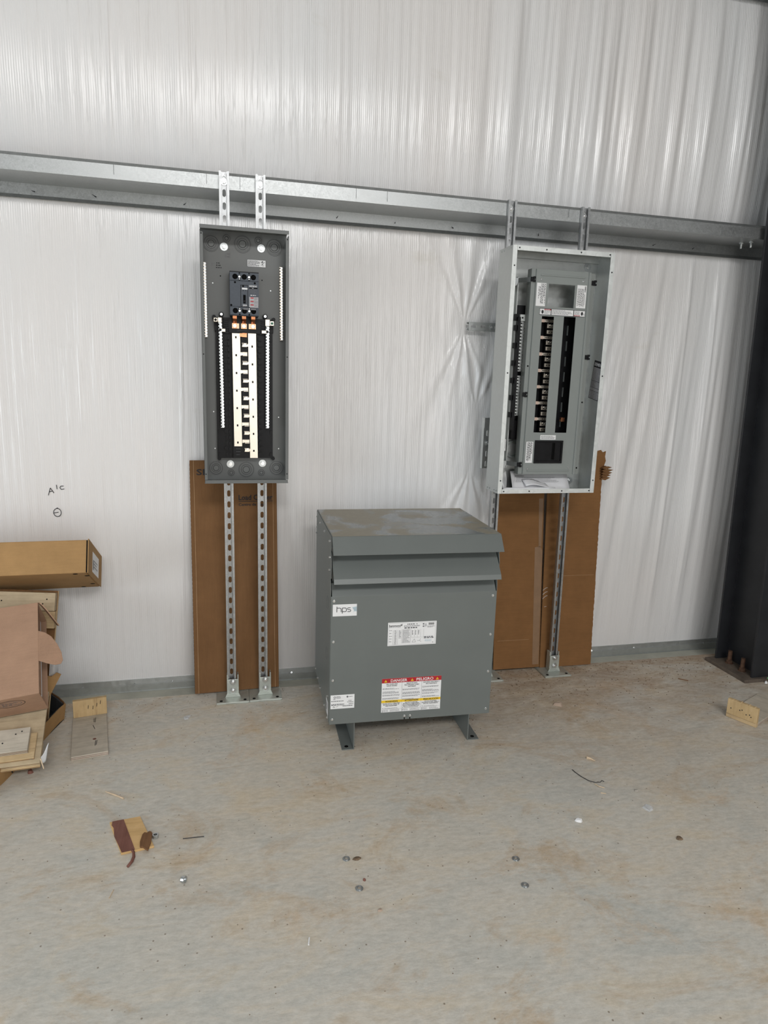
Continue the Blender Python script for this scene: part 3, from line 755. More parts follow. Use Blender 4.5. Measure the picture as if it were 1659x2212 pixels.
# interior base, mounting rails, bus
ib = MB(); ib.box(-.004, .234, -.066, by, 1.160, 1.70); ib.box(.028, .205, -.072, -.066, 1.690, 1.756)
ib.box(-.008, .055, -.062, by, 1.70, 1.756); ib.box(.178, .238, -.062, by, 1.70, 1.756)
for (x, z) in ((-.009, 1.757), (.239, 1.757), (.003, 1.158), (.236, 1.158)): ib.cyl((x, by, z), .008, -.022, (0, 1, 0), 12)
for x in (.021, .203): ib.cyl((x, by, 1.768), .010, -.028, (0, 1, 0), 16)
for k in range(6): ib.box(.030, .050, -.0755, -.072, 1.700+k*.009, 1.7045+k*.009); ib.box(.184, .204, -.0755, -.072, 1.700+k*.009, 1.7045+k*.009)
ib.box(.05, .182, -.0785, -.066, 1.694, 1.711)
base_o = ib.build('interior_base', M['black'], lc, bevel=.0008, label='black plastic bus base')
for x in (.021, .203):
    c = MB(); c.cyl((x, by-.028, 1.768), .0055, -.002, (0, 1, 0), 12); c.build('screw', M['chrome'], base_o)
L = Label((.09, -.0787, 1.70), FX, FZ, .06, .01); ribbon(L, M['gray_ink'], [(-.005, .002), (.01, .0045), (.035, .0042)], .0006); L.build_print(base_o, 'scratch')
for (xa, xb, xc, xd, od) in ((.0325, .0355, .045, .052, 0), (.183, .186, .172, .179, 1)):
    c = MB()
    for k in range(21):
        z = 1.675-k*.0254*.975
        c.box(min(xa, xc)+(0 if od == 0 else 0), max(xb, xd), -.071, -.066, z-.0105, z+.0065)
        c.box(xc, xd, -.079, -.071, z-.0085, z+.004)
        if k % 3 == 1: c.cyl((xa+.001 if od == 0 else xb, -.066, z), .009, -.006, (0, 1, 0), 10)
        if k % 4 == 0: c.box((.001 if od == 0 else .222), (.007 if od == 0 else .230), -.072, -.066, z-.011, z+.005)
    c.build('mounting_rail', M['black'], lc)['kind'] = 'stuff'
zl = [1.676-k*.0762*.975 for k in range(7)]
def bar(xa, xb, za, zb, holes, tilt):
    c = MB(); c.plate(xa, xb, za, zb, -.0855, -.082, holes)
    c.v = [(a+tilt*(1.69-z), y, z) for a, y, z in c.v]; return c.build('bus_bar', M['nickel'], lc, bevel=.0005, label='tin plated flat bus bar')
hl = [(.0755, .0822, z-.0045, z+.0045) for z in zl]; hr = [(.143, .1497, z-.036-.0045, z-.036+.0045) for z in zl]
bar(.0635, .0965, 1.214, 1.692, hl, .008); bar(.130, .163, 1.163, 1.694, hr, .0085)
ib2 = MB(); ib2.box(.062, .168, -.082, -.066, 1.162, 1.69); ib2.build('bus_insulator', M['black'], lc)
for k in range(7):
    dx = .008*(k+.5)/7
    z = zl[k]+.007-.0
    c = MB(); za = z+.004 if k == 0 else z-.0
    c.box(.0945+dx, .124+dx, -.0868, -.0845, za-.008, za+.006); c.box(.105+dx, .124+dx, -.0965, -.0868, za-.0095, za-.0078); c.box(.105+dx, .124+dx, -.0965, -.0868, za+.0055, za+.0068)
    c.build('breaker_stab', M['copper'] if k == 0 else M['nickel'], lc)
    c = MB(); zr = zl[k]-.031
    c.box(.105+dx, .132+dx, -.0868, -.0845, zr-.006, zr+.006); c.box(.103+dx, .124+dx, -.0965, -.0868, zr-.008, zr-.0062); c.box(.103+dx, .124+dx, -.0965, -.0868, zr+.006, zr+.0075)
    c.build('breaker_stab', M['nickel'], lc)
    c = MB(); zp = zl[k]-.012; c.box(.1005+dx, .1275+dx, -.089, -.082, zp-.0155, zp+.0125); c.box(.105+dx, .125+dx, -.0945, -.089, zp-.012, zp-.0095); c.cyl((.116+dx, -.089, zp+.004), .0052, -.003, (0, 1, 0), 10)
    c.build('insulator_block', M['black'], lc, bevel=.0006)
    if k in (0, 3, 6):
        c = MB(); c.cyl((.116+dx, -.089, zp-.0145), .0042, -.002, (0, 1, 0), 12); c.build('screw', M['chrome'], lc)
L = Label((.075, -.0822, 1.168), FX, FZ, .03, .045)
for k in range(3): L.dashes(M['gray_ink'], 0, .008+k*.013, .02, .010+k*.013, 1, .6, 60+k)
L.build_print(base_o, 'molded_text')
# copper links from the breaker
for k, x in enumerate((.0755, .1135, .1515)):
    c = MB()
    pr_ = [(-.074, 1.712), (-.074, 1.735), (-.086, 1.742), (-.098, 1.751), (-.100, 1.763), (-.096, 1.763), (-.094, 1.752), (-.083, 1.745), (-.0715, 1.738), (-.0715, 1.712)]
    c.prism(pr_, x-.0085, x+.0085, 'yz'); lk = c.build('copper_link', M['copper'], lc, bevel=.0006)
    c = MB(); xa = x-.011 if k != 1 else x-.012; xb = x+.018 if k == 0 else x+.012 if k == 2 else x+.012
    if k == 2: xa = x-.018
    c.box(xa, xb, -.0738, -.0722, 1.7125, 1.7335); c.build('link_pad', M['brass'], lc)
    c = MB(); c.ring((x, -.0742, 1.7235), .0072, .003, -.0012, (0, 1, 0), 18); c.cyl((x, -.0754, 1.7235), .0052, -.004, (0, 1, 0), 6); c.build('screw', M['chrome'], lc)
def term_bar(name, xa, za, xb, zb, wd, y, dep, n, mt=None, lab=None):
    mt = mt or M['zinc']
    ux, uz = xb-xa, zb-za; Ln = math.hypot(ux, uz); ux /= Ln; uz /= Ln
    mtx = Matrix(((uz, 0, ux, xa), (0, 1, 0, 0), (-ux, 0, uz, za), (0, 0, 0, 1)))
    c = MB(); c.box(-wd/2, wd/2, y-dep, y, 0, Ln, mtx); o = c.build(name, mt, lc if lab is None else lab, bevel=.0005)
    c = MB(); h = MB()
    for k in range(n):
        z = Ln*(k+.5)/n
        p1 = mtx @ Vector((-wd*.2, y-dep, z)); c.cyl(p1, Ln/n*.42, -.002, (0, 1, 0), 8)
        p2 = mtx @ Vector((wd*.28, y-dep, z)); h.cyl(p2, Ln/n*.27, -.0004, (0, 1, 0), 6)
    q = c.build('terminal_screw', M['chrome'], o); q['kind'] = 'stuff'
    q = h.build('wire_hole', M['black_hole'], o); q['kind'] = 'stuff'
    return o
term_bar('neutral_bar', .0145, 1.745, .019, 1.294, .0135, -.079, .012, 34)
term_bar('neutral_bar', .211, 1.726, .209, 1.294, .0135, -.079, .012, 34)
term_bar('ground_bar', -.045, 1.974, -.044, 1.672, .0115, by, .014, 26, M['nickel'])
term_bar('ground_bar', .271, 1.975, .273, 1.672, .0125, by, .014, 26, M['nickel'])
for (xa, xb, za, zb) in ((.006, .022, 1.734, 1.753), (-.011, .005, 1.735, 1.751), (.202, .221, 1.727, 1.754), (.222, .238, 1.729, 1.748)):
    c = MB(); c.box(xa, xb, -.094, -.062, za, zb); o = c.build('lug', M['nickel'], lc, bevel=.001)
    gr = xa > .22
    c = MB(); c.cyl(((xa+xb)/2, -.094, (za+zb)/2), .0055, -.0015, (0, 1, 0), 14); c.build('lug_screw', simple('green_screw', (.01, .12, .06), .5) if gr else (M['black'] if xa < 0 else M['chrome']), o)
for (xa, xb, sx) in ((.022, .036, .0155), (.187, .201, .2105)):
    c = MB(); c.box(min(xa, sx), max(xb, sx), -.092, -.090, 1.696, 1.708); o = c.build('neutral_strap', M['nickel'], lc, bevel=.0004)
    c = MB(); c.cyl((sx, -.092, 1.703), .0058, -.003, (0, 1, 0), 14); c.build('screw', M['black'], o)

# ================================================================== PANELBOARD (right, deep galvanized box)
rp = thing('panelboard', (1.52, -.0415, 1.0085), 'deep galvanized panelboard with a gray inner cover and two rows of empty breaker slots', 'electrical panel')
x0, x1, z0, z1, yf, yb = 1.269, 1.771, 1.0085, 2.116, -.187, -.0415
GV = M['galv_dull']; GB = simple('galvanized_interior', (.33, .36, .35), .34, .55, .12, 7)
b = MB(); b.box(x0, x1, yb-.0018, yb, z0, z1); b.build('back_panel', M['galv_dull'], rp)
def holes(par, pts, r=.0035):
    for p_, ax in pts:
        c = MB(); c.cyl(p_, r, .001, ax, 10); c.cyl(p_, r*.62, .0022, ax, 6); c.build('screw', M['zinc'] if ax[1] == 0 else M['column'], par)
for s_ in (0, 1):
    b = MB()
    if s_ == 0: b.box(x0, x0+.002, yf, yb-.0018, z0, z1)
    else: b.box(x1-.002, x1, yf, yb-.0018, z0, z1)
    sw = b.build('side_wall', GV, rp, bevel=.0006)
    b = MB(); xa = x0 if s_ == 0 else x1-.021; b.box(xa, xa+.021, yf-.002, yf, z0, z1); b.build('front_flange', M['galv_lit'], sw, bevel=.0006)
    xm = x0+.011 if s_ == 0 else x1-.010
    holes(sw, [((xm, yf-.002, z), (0, -1, 0)) for z in (2.03, 1.565, 1.07)])
    if s_ == 0:
        holes(sw, [((x0, y, z), (-1, 0, 0)) for y in (-.17, -.145, -.09, -.065) for z in (z0+.012, z1-.012)], .0034)
for s_ in (0, 1):
    b = MB(); za, zb = (z0, z0+.002) if s_ == 0 else (z1-.002, z1)
    b.box(x0+.002, x1-.002, yf, yb-.0018, za, zb)
    fz0, fz1 = (z0, z0+.021) if s_ == 0 else (z1-.021, z1)
    f_b = MB(); f_b.box(x0+.022, x1-.022, yf-.001, yf+.001, fz0, fz1)
    if s_: b.box(x0+.002, x1-.002, yb-.02, yb-.0018, z1-.03, z1-.002)
    ew = b.build('top_wall' if s_ else 'bottom_wall', GV, rp, bevel=.0006); f_b.build('front_flange', M['galv_lit'], ew, bevel=.0006)
    holes(ew, [((x, yf-.001, (fz0+fz1)/2), (0, -1, 0)) for x in (1.30, 1.43, 1.60, 1.745)])
for (x, z) in ((1.329, 2.06), (1.702, 2.069), (1.332, 1.05), (1.714, 1.047)):
    c = MB(); c.cyl((x, -.0207, z), .014, yb+.0207, (0, 1, 0), 12); c.build('standoff', M['zinc'], rp)
# gray dead front with cutouts
DY = -.157
win = (1.468, 1.600, 1.867, 1.968); sL = (1.4455, 1.506, 1.295, 1.825); sR = (1.556, 1.616, 1.295, 1.828); bk = (1.458, 1.600, 1.151, 1.256)
b = MB(); b.plate(1.405, 1.664, 1.096, 2.028, DY, DY+.0018, [win, sL, sR, bk])
b.box(1.384, 1.4045, DY+.008, DY+.0098, 1.096, 2.030); b.box(1.4035, 1.405, DY, DY+.0098, 1.096, 2.028)
b.box(1.664, 1.6656, DY-.006, DY+.0098, 1.096, 2.027); b.box(1.6656, 1.674, DY-.006, DY-.0044, 1.096, 2.027); b.box(1.674, 1.6756, DY-.006, DY+.0098, 1.096, 2.027)
b.box(1.6756, 1.700, DY+.008, DY+.0098, 1.096, 2.026)
b.box(1.384, 1.3858, DY+.0098, DY+.05, 1.096, 2.03); b.box(1.6982, 1.70, DY+.0098, DY+.05, 1.096, 2.026)
b.box(1.425, 1.645, DY-.003, DY, 2.000, 2.006); b.box(1.425, 1.645, DY-.003, DY, 1.110, 1.116)
df = b.build('inner_cover', M['dead_paint'], rp, bevel=.0007, label='gray painted inner cover with slots')
for (x, z) in ((1.428, 1.984), (1.642, 1.988), (1.426, 1.122), (1.642, 1.128)):
    c = MB(); c.cyl((x, DY, z), .0055, -.002, (0, 1, 0), 14, .004); c.build('screw', M['chrome'], df)
for (x, z, k) in ((1.388, 1.983, 0), (1.694, 1.984, 1), (1.386, 1.47, 0), (1.692, 1.65, 1), (1.383, 1.142, 0)):
    c = MB(); c.box(x-.008, x+.010, DY+.002, DY+.008, z-.010, z+.010); c.box(x+.003, x+.014, DY-.001, DY+.004, z-.012, z-.003); c.box(x+.003, x+.014, DY-.001, DY+.004, z+.003, z+.012)
    c.build('clip', M['black'], df, bevel=.0008)
for (x, z) in ((1.690, 1.44), (1.690, 1.125), (1.396, 1.60)):
    c = MB(); c.cyl((x, DY+.008, z), .004, -.001, (0, 1, 0), 12); c.build('hole', M['black_hole'], df)
# black blank door in the lower cutout
c = MB(); c.plate(bk[0]-.002, bk[1]+.002, bk[2]-.002, bk[3]+.002, DY-.005, DY+.004, [(bk[0]+.006, bk[1]-.006, bk[2]+.008, bk[3]-.006)]); c.box(bk[0]+.006, bk[1]-.006, DY+.001, DY+.004, bk[2]+.008, bk[3]-.006)
bd = c.build('blank_cover', M['black'], rp, bevel=.0012, label='black plastic blank cover')
c = MB(); c.box(1.556, 1.561, DY-.004, DY+.001, bk[2]+.016, bk[3]-.010); c.box(1.548, 1.556, DY-.0005, DY+.001, bk[2]+.016, bk[3]-.010); c.build('latch_slot', M['black_hole'], bd)
# dark interior and fingers seen through the slots
c = MB(); c.box(1.40, 1.672, -.075, yb-.0018, 1.275, 1.845); c.box(1.50, 1.562, -.100, -.075, 1.28, 1.84)
ib = c.build('interior_base', M['black'], rp, label='black bus base')
for g in range(7):
    zt = 1.809-g*.0755
    c = MB(); c.box(1.462, 1.530, -.112, -.109, zt-.006, zt+.006); f_ = c.build('bus_finger', M['nickel'], rp, bevel=.0006)
    c = MB(); c.box(1.462, 1.482, -.1135, -.1085, zt-.0072, zt+.0072); c.box(1.465, 1.479, -.1165, -.1135, zt-.006, zt+.006); c.build('jaw', simple('pinkish_jaw', (.80, .62, .52), .3, .9) if g == 0 else bpy.data.materials['pinkish_jaw'], f_)
    c = MB(); c.cyl((1.508, -.112, zt), .0026, -.0006, (0, 1, 0), 10); c.cyl((1.521, -.112, zt), .0022, -.0006, (0, 1, 0), 10); c.box(1.488, 1.503, -.1126, -.112, zt-.0015, zt+.0015); c.build('hole', M['black_hole'], f_)
    for j, dz in enumerate((-.024, -.050)):
        z_ = zt+dz
        c = MB(); c.box(1.496, 1.530, -.118, -.109, z_-.0085, z_+.0085); f_ = c.build('terminal_block', M['nickel'], rp, bevel=.0008)
        c = MB(); c.cyl((1.506, -.118, z_-.001), .0026, -.0006, (0, 1, 0), 10); c.cyl((1.520, -.118, z_-.001), .0026, -.0006, (0, 1, 0), 10); c.build('hole', M['black_hole'], f_)
        if j == 0:
            c = MB(); c.ring((1.514, -.118, z_+.002), .0065, .0035, -.002, (0, 1, 0), 12); c.cyl((1.500, -.112, z_+.011), .003, -.003, (0, 1, 0), 8); c.build('screw', M['chrome'], f_)
c = MB()
for g in range(14): c.box(1.590, 1.593, -.083, -.075, 1.80-g*.036, 1.822-g*.036)
for g in range(7): c.box(1.6195, 1.6215, -.084, -.075, 1.75-g*.072, 1.795-g*.072)
q = c.build('breaker_hook', GB, rp); q['kind'] = 'stuff'
c = MB(); c.box(1.605, 1.622, -.12, -.10, 1.345, 1.365); c.build('lug', M['copper'], rp, bevel=.001)
# left gutter: rail, neutral bar, brackets, knockout
c = MB(); c.box(1.318, 1.322, -.085, yb-.0018, 1.12, 2.0); c.box(1.322, 1.352, -.056, -.052, 1.12, 2.0); c.box(1.348, 1.352, -.085, -.056, 1.12, 2.0); c.build('support_rail', M['galv_dull'], rp)
for z in (1.982, 1.142):
    c = MB(); c.box(1.292, 1.345, -.095, -.092, z-.013, z+.011); c.prism([(1.345, -.092), (1.385, -.146), (1.385, -.149), (1.345, -.095)], z-.010, z+.010, 'xy'); o = c.build('bracket', M['zinc'], rp)
    for (x, dz) in ((1.302, .016), (1.330, -.016)):
        c = MB(); c.cyl((x, -.095, z+dz), .009, -.006, (0, 1, 0), 8); c.cyl((x, -.101, z+dz), .004, -.006, (0, 1, 0), 8); c.build('wing_nut', M['zinc'], o)
c = MB(); c.box(1.352, 1.40, -.084, -.07, 1.82, 1.875); c.box(1.345, 1.372, -.09, -.07, 1.805, 1.835); c.build('insulator', M['black'], rp)
c = MB(); c.box(1.352, 1.364, -.11, -.06, 1.30, 1.82)
for g in range(6): c.box(1.345, 1.353, -.10, -.075, 1.36+g*.08, 1.385+g*.08)
c.build('insulator', M['black'], rp)
term_bar('neutral_bar', 1.374, 1.80, 1.374, 1.575, .016, -.096, .012, 15, M['galv_dull'], rp); term_bar('neutral_bar', 1.374, 1.555, 1.374, 1.37, .016, -.096, .012, 13, M['galv_dull'], rp)
c = MB(); c.box(1.360, 1.40, -.11, -.085, 1.802, 1.832); q = c.build('lug', M['galv_dull'], rp, bevel=.001)
c = MB(); c.cyl((1.372, -.11, 1.817), .004, -.001, (0, 1, 0), 10); c.build('hole', M['black_hole'], q)
c = MB(); c.box(1.365, 1.40, -.085, yb-.002, 1.255, 1.345); c.cyl((1.372, -.085, 1.33), .004, -.004, (0, 1, 0), 8); c.build('insulator', M['black'], rp)
c = MB(); c.ring((1.392, yb-.002, 1.205), .042, .034, -.012, (0, 1, 0), 28); c.ring((1.392, yb-.002, 1.205), .033, .028, -.006, (0, 1, 0), 28); c.build('knockout', GB, rp)
L = Label((1.326, -.0862, 1.20), (1, 0, 0), FZ, .014, .055); L.dashes(M['gray_ink'], .002, .003, .012, .052, 3, .5, 80, vert=True); L.build(rp, 'label', M['white'])
washer_bolt(rp, (1.717-1.52, -.0018, 2.069-1.0085), .0185); washer_bolt(rp, (1.714-1.52, -.0018, 1.047-1.0085), .0185)
# labels
L = Label((1.4095, DY-.0002, 1.868), FX, FZ, .046, .101); L.dashes(M['gray_ink'], .020, .004, .044, .098, 5, .62, 81, vert=True); L.dashes(M['gray_ink'], .008, .03, .020, .085, 2, .5, 82, vert=True); L.build(rp, 'label', M['white'])
L = Label((1.611, DY-.0002, 1.869), FX, FZ, .048, .101); L.dashes(M['gray_ink'], .003, .006, .036, .085, 7, .55, 83, vert=True); L.text(M['ink'], 'SIEMENS', .0385, .097, .006, .026, True, vert=True); L.dashes(M['gray_ink'], .036, .004, .042, .062, 2, .5, 85, vert=True); L.build(rp, 'label', M['white'])
L = Label((1.431, DY-.0002, 1.830), FX, FZ, .230, .029)
L.rect(M['white'], .0015, .002, .056, .027); L.rect(M['white'], .060, .002, .170, .027); L.rect(M['white'], .174, .002, .2285, .027)
L.rect(M['red'], .024, .0215, .0555, .0268, 2); L.text(M['white_ink'], 'DANGER', .028, .0225, .0033, .023, True, 3); L.dashes(M['gray_ink'], .024, .004, .054, .021, 5, .5, 86, 2)
L.disc(M['ink'], .015, .0135, .0055, 2, .0085); ribbon(L, M['ink'], [(.004, .020), (.007, .019), (.005, .014)], .0018)
L.dashes(M['gray_ink'], .063, .005, .167, .025, 5, .5, 87, 2)
L.rect(M['red'], .1745, .0023, .203, .0075, 2); L.text(M['white_ink'], 'DANGER', .1775, .0033, .0033, .023, True, 3); L.dashes(M['gray_ink'], .177, .009, .203, .025, 5, .5, 88, 2)
L.disc(M['ink'], .214, .0145, .0055, 2, .0085); ribbon(L, M['ink'], [(.221, .014), (.225, .011), (.223, .006)], .0018)
L.build(rp, 'warning_label', M['ink'])
L = Label((1.482, DY-.0002, 1.262), FX, FZ, .080, .021); L.dashes(M['gray_ink'], .004, .003, .076, .018, 4, .5, 89); L.build(rp, 'label', M['white'])
L = Label((1.413, DY-.0002, 1.151), FX, FZ, .035, .100); L.dashes(M['ink'], .004, .003, .031, .097, 6, .6, 90, vert=True); L.build(rp, 'label', M['white'])
# dark rating label on the right inner wall, slightly crooked
ud = Vector((0, -.1, -.022)).normalized(); vd = Vector((0, .022*-1*-1, .1)).normalized()
ud = Vector((0, -.985, -.17)); vd = Vector((0, -.17, .985)) 
L = Label((1.7688, -.066, 1.462), ud, vd, .090, .182)
L.rect(M['silver_label'], .003, .088, .087, .150); L.rect(M['silver_label'], .003, .056, .087, .086); L.rect(M['silver_label'], .003, .040, .087, .054); L.rect(M['silver_label'], .003, .003, .087, .038)
L.text(M['white_ink'], 'SIEMENS', .006, .158, .014, .070, True)
L.dashes(M['gray_ink'], .006, .092, .084, .147, 9, .35, 92); L.dashes(M['gray_ink'], .006, .058, .05, .084, 4, .4, 93); L.dashes(M['gray_ink'], .006, .005, .084, .036, 4, .3, 94)
L.build(rp, 'rating_label', M['ink'])

# papers and bits lying in the bottom of the panelboard
def sheet(name, pts_fn, nu, nv, mat, th=.0006):
    vs = [pts_fn(i/(nu-1), j/(nv-1)) for j in range(nv) for i in range(nu)]
    fs = [(j*nu+i, j*nu+i+1, (j+1)*nu+i+1, (j+1)*nu+i) for j in range(nv-1) for i in range(nu-1)]
    b = MB(); b.add(vs, fs); o = b.build(name, mat, smooth=True)
    s_ = o.modifiers.new('solid', 'SOLIDIFY'); s_.thickness = th; s_.offset = 0
    return o
def leaf_pt(u, v):
    x = 1.352+.030*v+.300*u-.004*v; y = -.178+.105*v + .006*math.sin(3*u); z = 1.0115+.088*v+.004*math.sin(4*u)*v
    return (x, y, z)
o = sheet('instruction_sheet', leaf_pt, 12, 8, M['paper']); tag(o, 'white printed instruction sheet propped behind the bottom lip of the deep panelboard', 'paper')
L = Label((1.378, -.1405, 1.0425), (1, 0, 0), Vector((0, .105, .088)), .25, .08)
L.n = Vector((0, -.64, .77))
L.dashes(M['ink'], .01, .048, .075, .052, 1, .8, 100); 
for k in range(4):
    yv = .040-k*.009; L.disc(M['ink'], .008-.004*k, yv, .0013); L.dashes(M['gray_ink'], .016-.004*k, yv-.002, .235, yv+.002, 1, .5, 101+k)
lp = L.build_print(o, 'lettering')
lp.location = (0, -.0035, .005)
def fold_pt(u, v):
    a = -.3+v*5.6
    return (1.300+.272*u, -.1725+.011*math.cos(a)*(1-.2*u)+.004*v, 1.0230+.0115*math.sin(a))
o = sheet('folded_paper', fold_pt, 8, 14, M['paper']); tag(o, 'rolled white paper lying along the bottom lip of the deep panelboard', 'paper')
def curl_pt(u, v):
    return (1.42+.12*u, -.172+.05*v, 1.042+.024*v*(1-.4*u)+.006*math.sin(5*u))
o = sheet('curled_leaflet', curl_pt, 8, 6, M['paper']); tag(o, 'curled white leaflet on the instruction sheet in the deep panelboard', 'paper')
def bag_pt(u, v):
    return (1.285+.055*u, -.13+.03*v+.01*math.sin(9*u+3*v), 1.0205+.08*v+.008*math.sin(7*u))
o = sheet('plastic_bag', bag_pt, 10, 10, M['film']); tag(o, 'small clear plastic bag in the bottom left corner of the deep panelboard', 'bag')
for k, x in enumerate((1.668, 1.682, 1.728)):
    b = MB(); b.cyl((x, -.15-.012*k, 1.0165), .006, .004, (1, .4*k, .3), 10); b.tube([(x, -.15-.012*k, 1.0165), (x+.014, -.147-.012*k, 1.0155)], .0025, 8)
    o = b.build('loose_screw', M['zinc']); tag(o, 'loose screw in the bottom of the deep panelboard, %s' % ('nearest the papers' if k == 0 else 'middle of three' if k == 1 else 'nearest its right wall'), 'screw', 'loose screws in the panelboard')

# ================================================================== TRANSFORMER
tf = thing('transformer', (.42, -.588, 0), 'large gray ventilated transformer cabinet with warning labels standing on two legs', 'transformer', rot=(0, 0, math.radians(-2.0)))
T = M['trans_paint']; Wd, Dp, ZB, ZT = .690, .535, .128, .918
b = MB(); b.box(0, Wd, 0, .0018, ZB, .676); b.prism([(0, .676), (.0018, .676), (.034, .722), (.032, .722)], .004, Wd-.004, 'yz')
fp = b.build('front_panel', T, tf, local=True, bevel=.0008)
b = MB(); b.prism([(.034, .845), (.050, .845), (-.043, .757), (-.050, .740), (-.0525, .741), (-.0455, .760)], .004, Wd-.004, 'yz')
b.build('louver_blade', T, tf, local=True, bevel=.0006)
b = MB(); b.box(.01, Wd-.01, .058, .061, .70, ZT-.003); b.build('louver_backing', T, tf, local=True)
b = MB(); b.prism([(Dp, ZT), (-.006, ZT+.001), (-.052, .856), (-.0545, .857), (-.008, ZT+.0025), (Dp, ZT+.0025)], .0, Wd, 'yz')
b.box(0, Wd, Dp-.0025, Dp, ZT-.03, ZT)
b.build('hood', T, tf, local=True, bevel=.0008)
b = MB(); b.box(.003, Wd-.003, -.004, Dp-.004, ZT+.0022, ZT+.0032); b.build('hood_top', M['dusty'], tf, local=True, label='dusty water-stained top')
for s_ in (0, 1):
    xa = -.0018 if s_ == 0 else Wd
    b = MB(); b.prism([(.004, ZB+.004), (.004, .70), (.012, .745), (-.006, .752), (-.006, .80), (.010, .86), (.002, .872), (.002, ZT-.001), (Dp-.003, ZT-.001), (Dp-.003, ZB+.004)], xa, xa+.0018, 'yz')
    sp_ = b.build('side_panel', T, tf, local=True)
    if s_ == 0:
        for (y, z) in ((.50, .895), (.36, .895), (.20, .895), (.03, .895), (.02, .832), (.025, .78), (.50, .845), (.515, .815), (.50, .15), (.40, .148), (.30, .146), (.14, .145), (.03, .145), (.04, .235)):
            c = MB(); c.cyl((-.0018, y, z), .0055, -.0025, (1, 0, 0), 10); c.cyl((-.0043, y, z), .0042, -.004, (1, 0, 0), 6); c.build('side_screw', M['chrome'], sp_, local=True)
        c = MB(); c.box(-.0022, -.0018, .515, .522, .85, .89); c.build('vent_slot', M['black_hole'], sp_, local=True)
        for zc in (.62, .40):
            c = MB(); c.ring((-.0018, .10, zc), .028, .026, -.0006, (1, 0, 0), 28); c.build('knockout', T, sp_, local=True)
        L = Label((-.0020, .09, .15), (0, -1, 0), FZ, .06, .06); L.dashes(M['gray_ink'], .004, .006, .056, .05, 5, .5, 120); L.build(tf, 'label', M['white'], local=True)
b = MB(); b.box(0, Wd, Dp-.003, Dp-.001, ZB, ZT-.002); b.box(0.002, Wd-.002, .002, Dp-.003, ZB, ZB+.002); b.build('back_panel', T, tf, local=True)
scr0 = None
for (x, z) in ((.012, .657), (.012, .487), (.012, .321), (.012, .150), (.674, .657), (.674, .487), (.674, .321), (.674, .150), (.316, .143), (.340, .143)):
    if scr0 is None: scr0 = screw_mesh().build('front_screw', M['chrome'], fp, local=True, bevel=.0005); q = scr0
    else: q = inst(scr0, fp)
    q.location = (x, 0, z)
for x in (.316, .340):
    c = MB(); c.box(x-.002, x+.002, -.0003, .001, ZB, .140); c.build('screw_notch', M['black_hole'], fp, local=True)
for s_ in (0, 1):
    b = MB(); th = .004
    if s_ == 0: xw, xo = .109, .057
    else: xw, xo = .603, .656
    sg = -1 if s_ == 0 else 1
    a_, c_ = sorted((xw, xw+sg*th)); b.box(a_, c_, .012, .52, 0, ZB)
    a_, c_ = sorted((xw+sg*th, xo)); b.box(a_, c_, .012, .52, 0, th); 
    a_, c_ = sorted((xw+sg*th, xw+sg*.032)); b.box(a_, c_, .012, .52, ZB-th, ZB)
    lg = b.build('leg', T, tf, local=True, bevel=.0012)
    for y in (.035, .49):
        c = MB(); c.cyl(((xw+xo)/2+sg*.004, y, th), .0085, .0003, n=18); c.build('bolt_hole', M['black_hole'], lg, local=True)
    for (y, z) in ((.09, .085), (.09, .10), (.17, .09)):
        c = MB(); c.cyl((xw if s_ == 1 else xw+0, y, z), .003, .0004*(-1 if s_ else 1), (1, 0, 0), 10); c.build('rivet', M['zinc'], lg, local=True)
# labels on the front
LY = -.0002
L = Label((.0075, LY, .594), FX, FZ, .0965, .0490)
def stroke(pts, t=.0026): ribbon(L, M['ink'], pts, t)
h0 = .017
stroke([(.0165, h0), (.0165, .040)]); stroke([(.0165, .034), (.029, .034), (.0325, .0315), (.0335, .028), (.0335, h0)])
stroke([(.038, .011), (.038, .034), (.0505, .034), (.054, .031), (.0545, .022), (.052, .0185), (.038, .0185)])
stroke([(.071, .034), (.0615, .034), (.0585, .031), (.0585, .029), (.061, .0265), (.069, .0265), (.0715, .024), (.0715, .0205), (.069, .0178), (.0585, .0178)])
L.poly(M['lightblue'], [(.0775, .035), (.096, .0385), (.096, .018), (.086, .019), (.0835, .012), (.085, .023)])
L.build(fp, 'logo_plate', M['white'], local=True, label='white logo plate')
L = Label((.2335, LY, .4575), FX, FZ, .2035, .1000)
L.frame(M['gray_ink'], .004, .003, .1995, .097, .0005)
L.text(M['ink'], 'hammond', .005, .082, .0085, .047, True); L.poly(M['ink'], [(.053, .088), (.060, .094), (.058, .089), (.061, .088), (.057, .086), (.057, .082)]); L.dashes(M['gray_ink'], .005, .078, .055, .081, 1, .5, 130)
L.dashes(M['ink'], .080, .088, .115, .093, 1, .6, 131); L.disc(M['ink'], .120, .0905, .002); L.dashes(M['gray_ink'], .066, .079, .138, .086, 2, .5, 132); L.dashes(M['ink'], .068, .072, .125, .0775, 1, .7, 133)
L.disc(M['gray_ink'], .148, .089, .0035); L.disc(M['gray_ink'], .148, .079, .0035); L.dashes(M['gray_ink'], .153, .076, .163, .091, 3, .4, 134)
for k in range(15): L.rect(M['ink'], .170+k*.0016, .084, .170+k*.0016+(.0007 if k % 3 else .0012), .0935)
L.dashes(M['gray_ink'], .165, .073, .197, .081, 3, .5, 135)
for k in range(5): L.dashes(M['gray_ink'], .006, .064-k*.012, .018, .068-k*.012, 1, .5, 140+k)
L.frame(M['gray_ink'], .0215, .005, .042, .066, .0005)
for k in range(11): L.rect(M['gray_ink'], .0215, .005+k*.0056, .042, .0054+k*.0056); L.dashes(M['ink'], .028, .007+k*.0056, .036, .0095+k*.0056, 1, .7, 150+k)
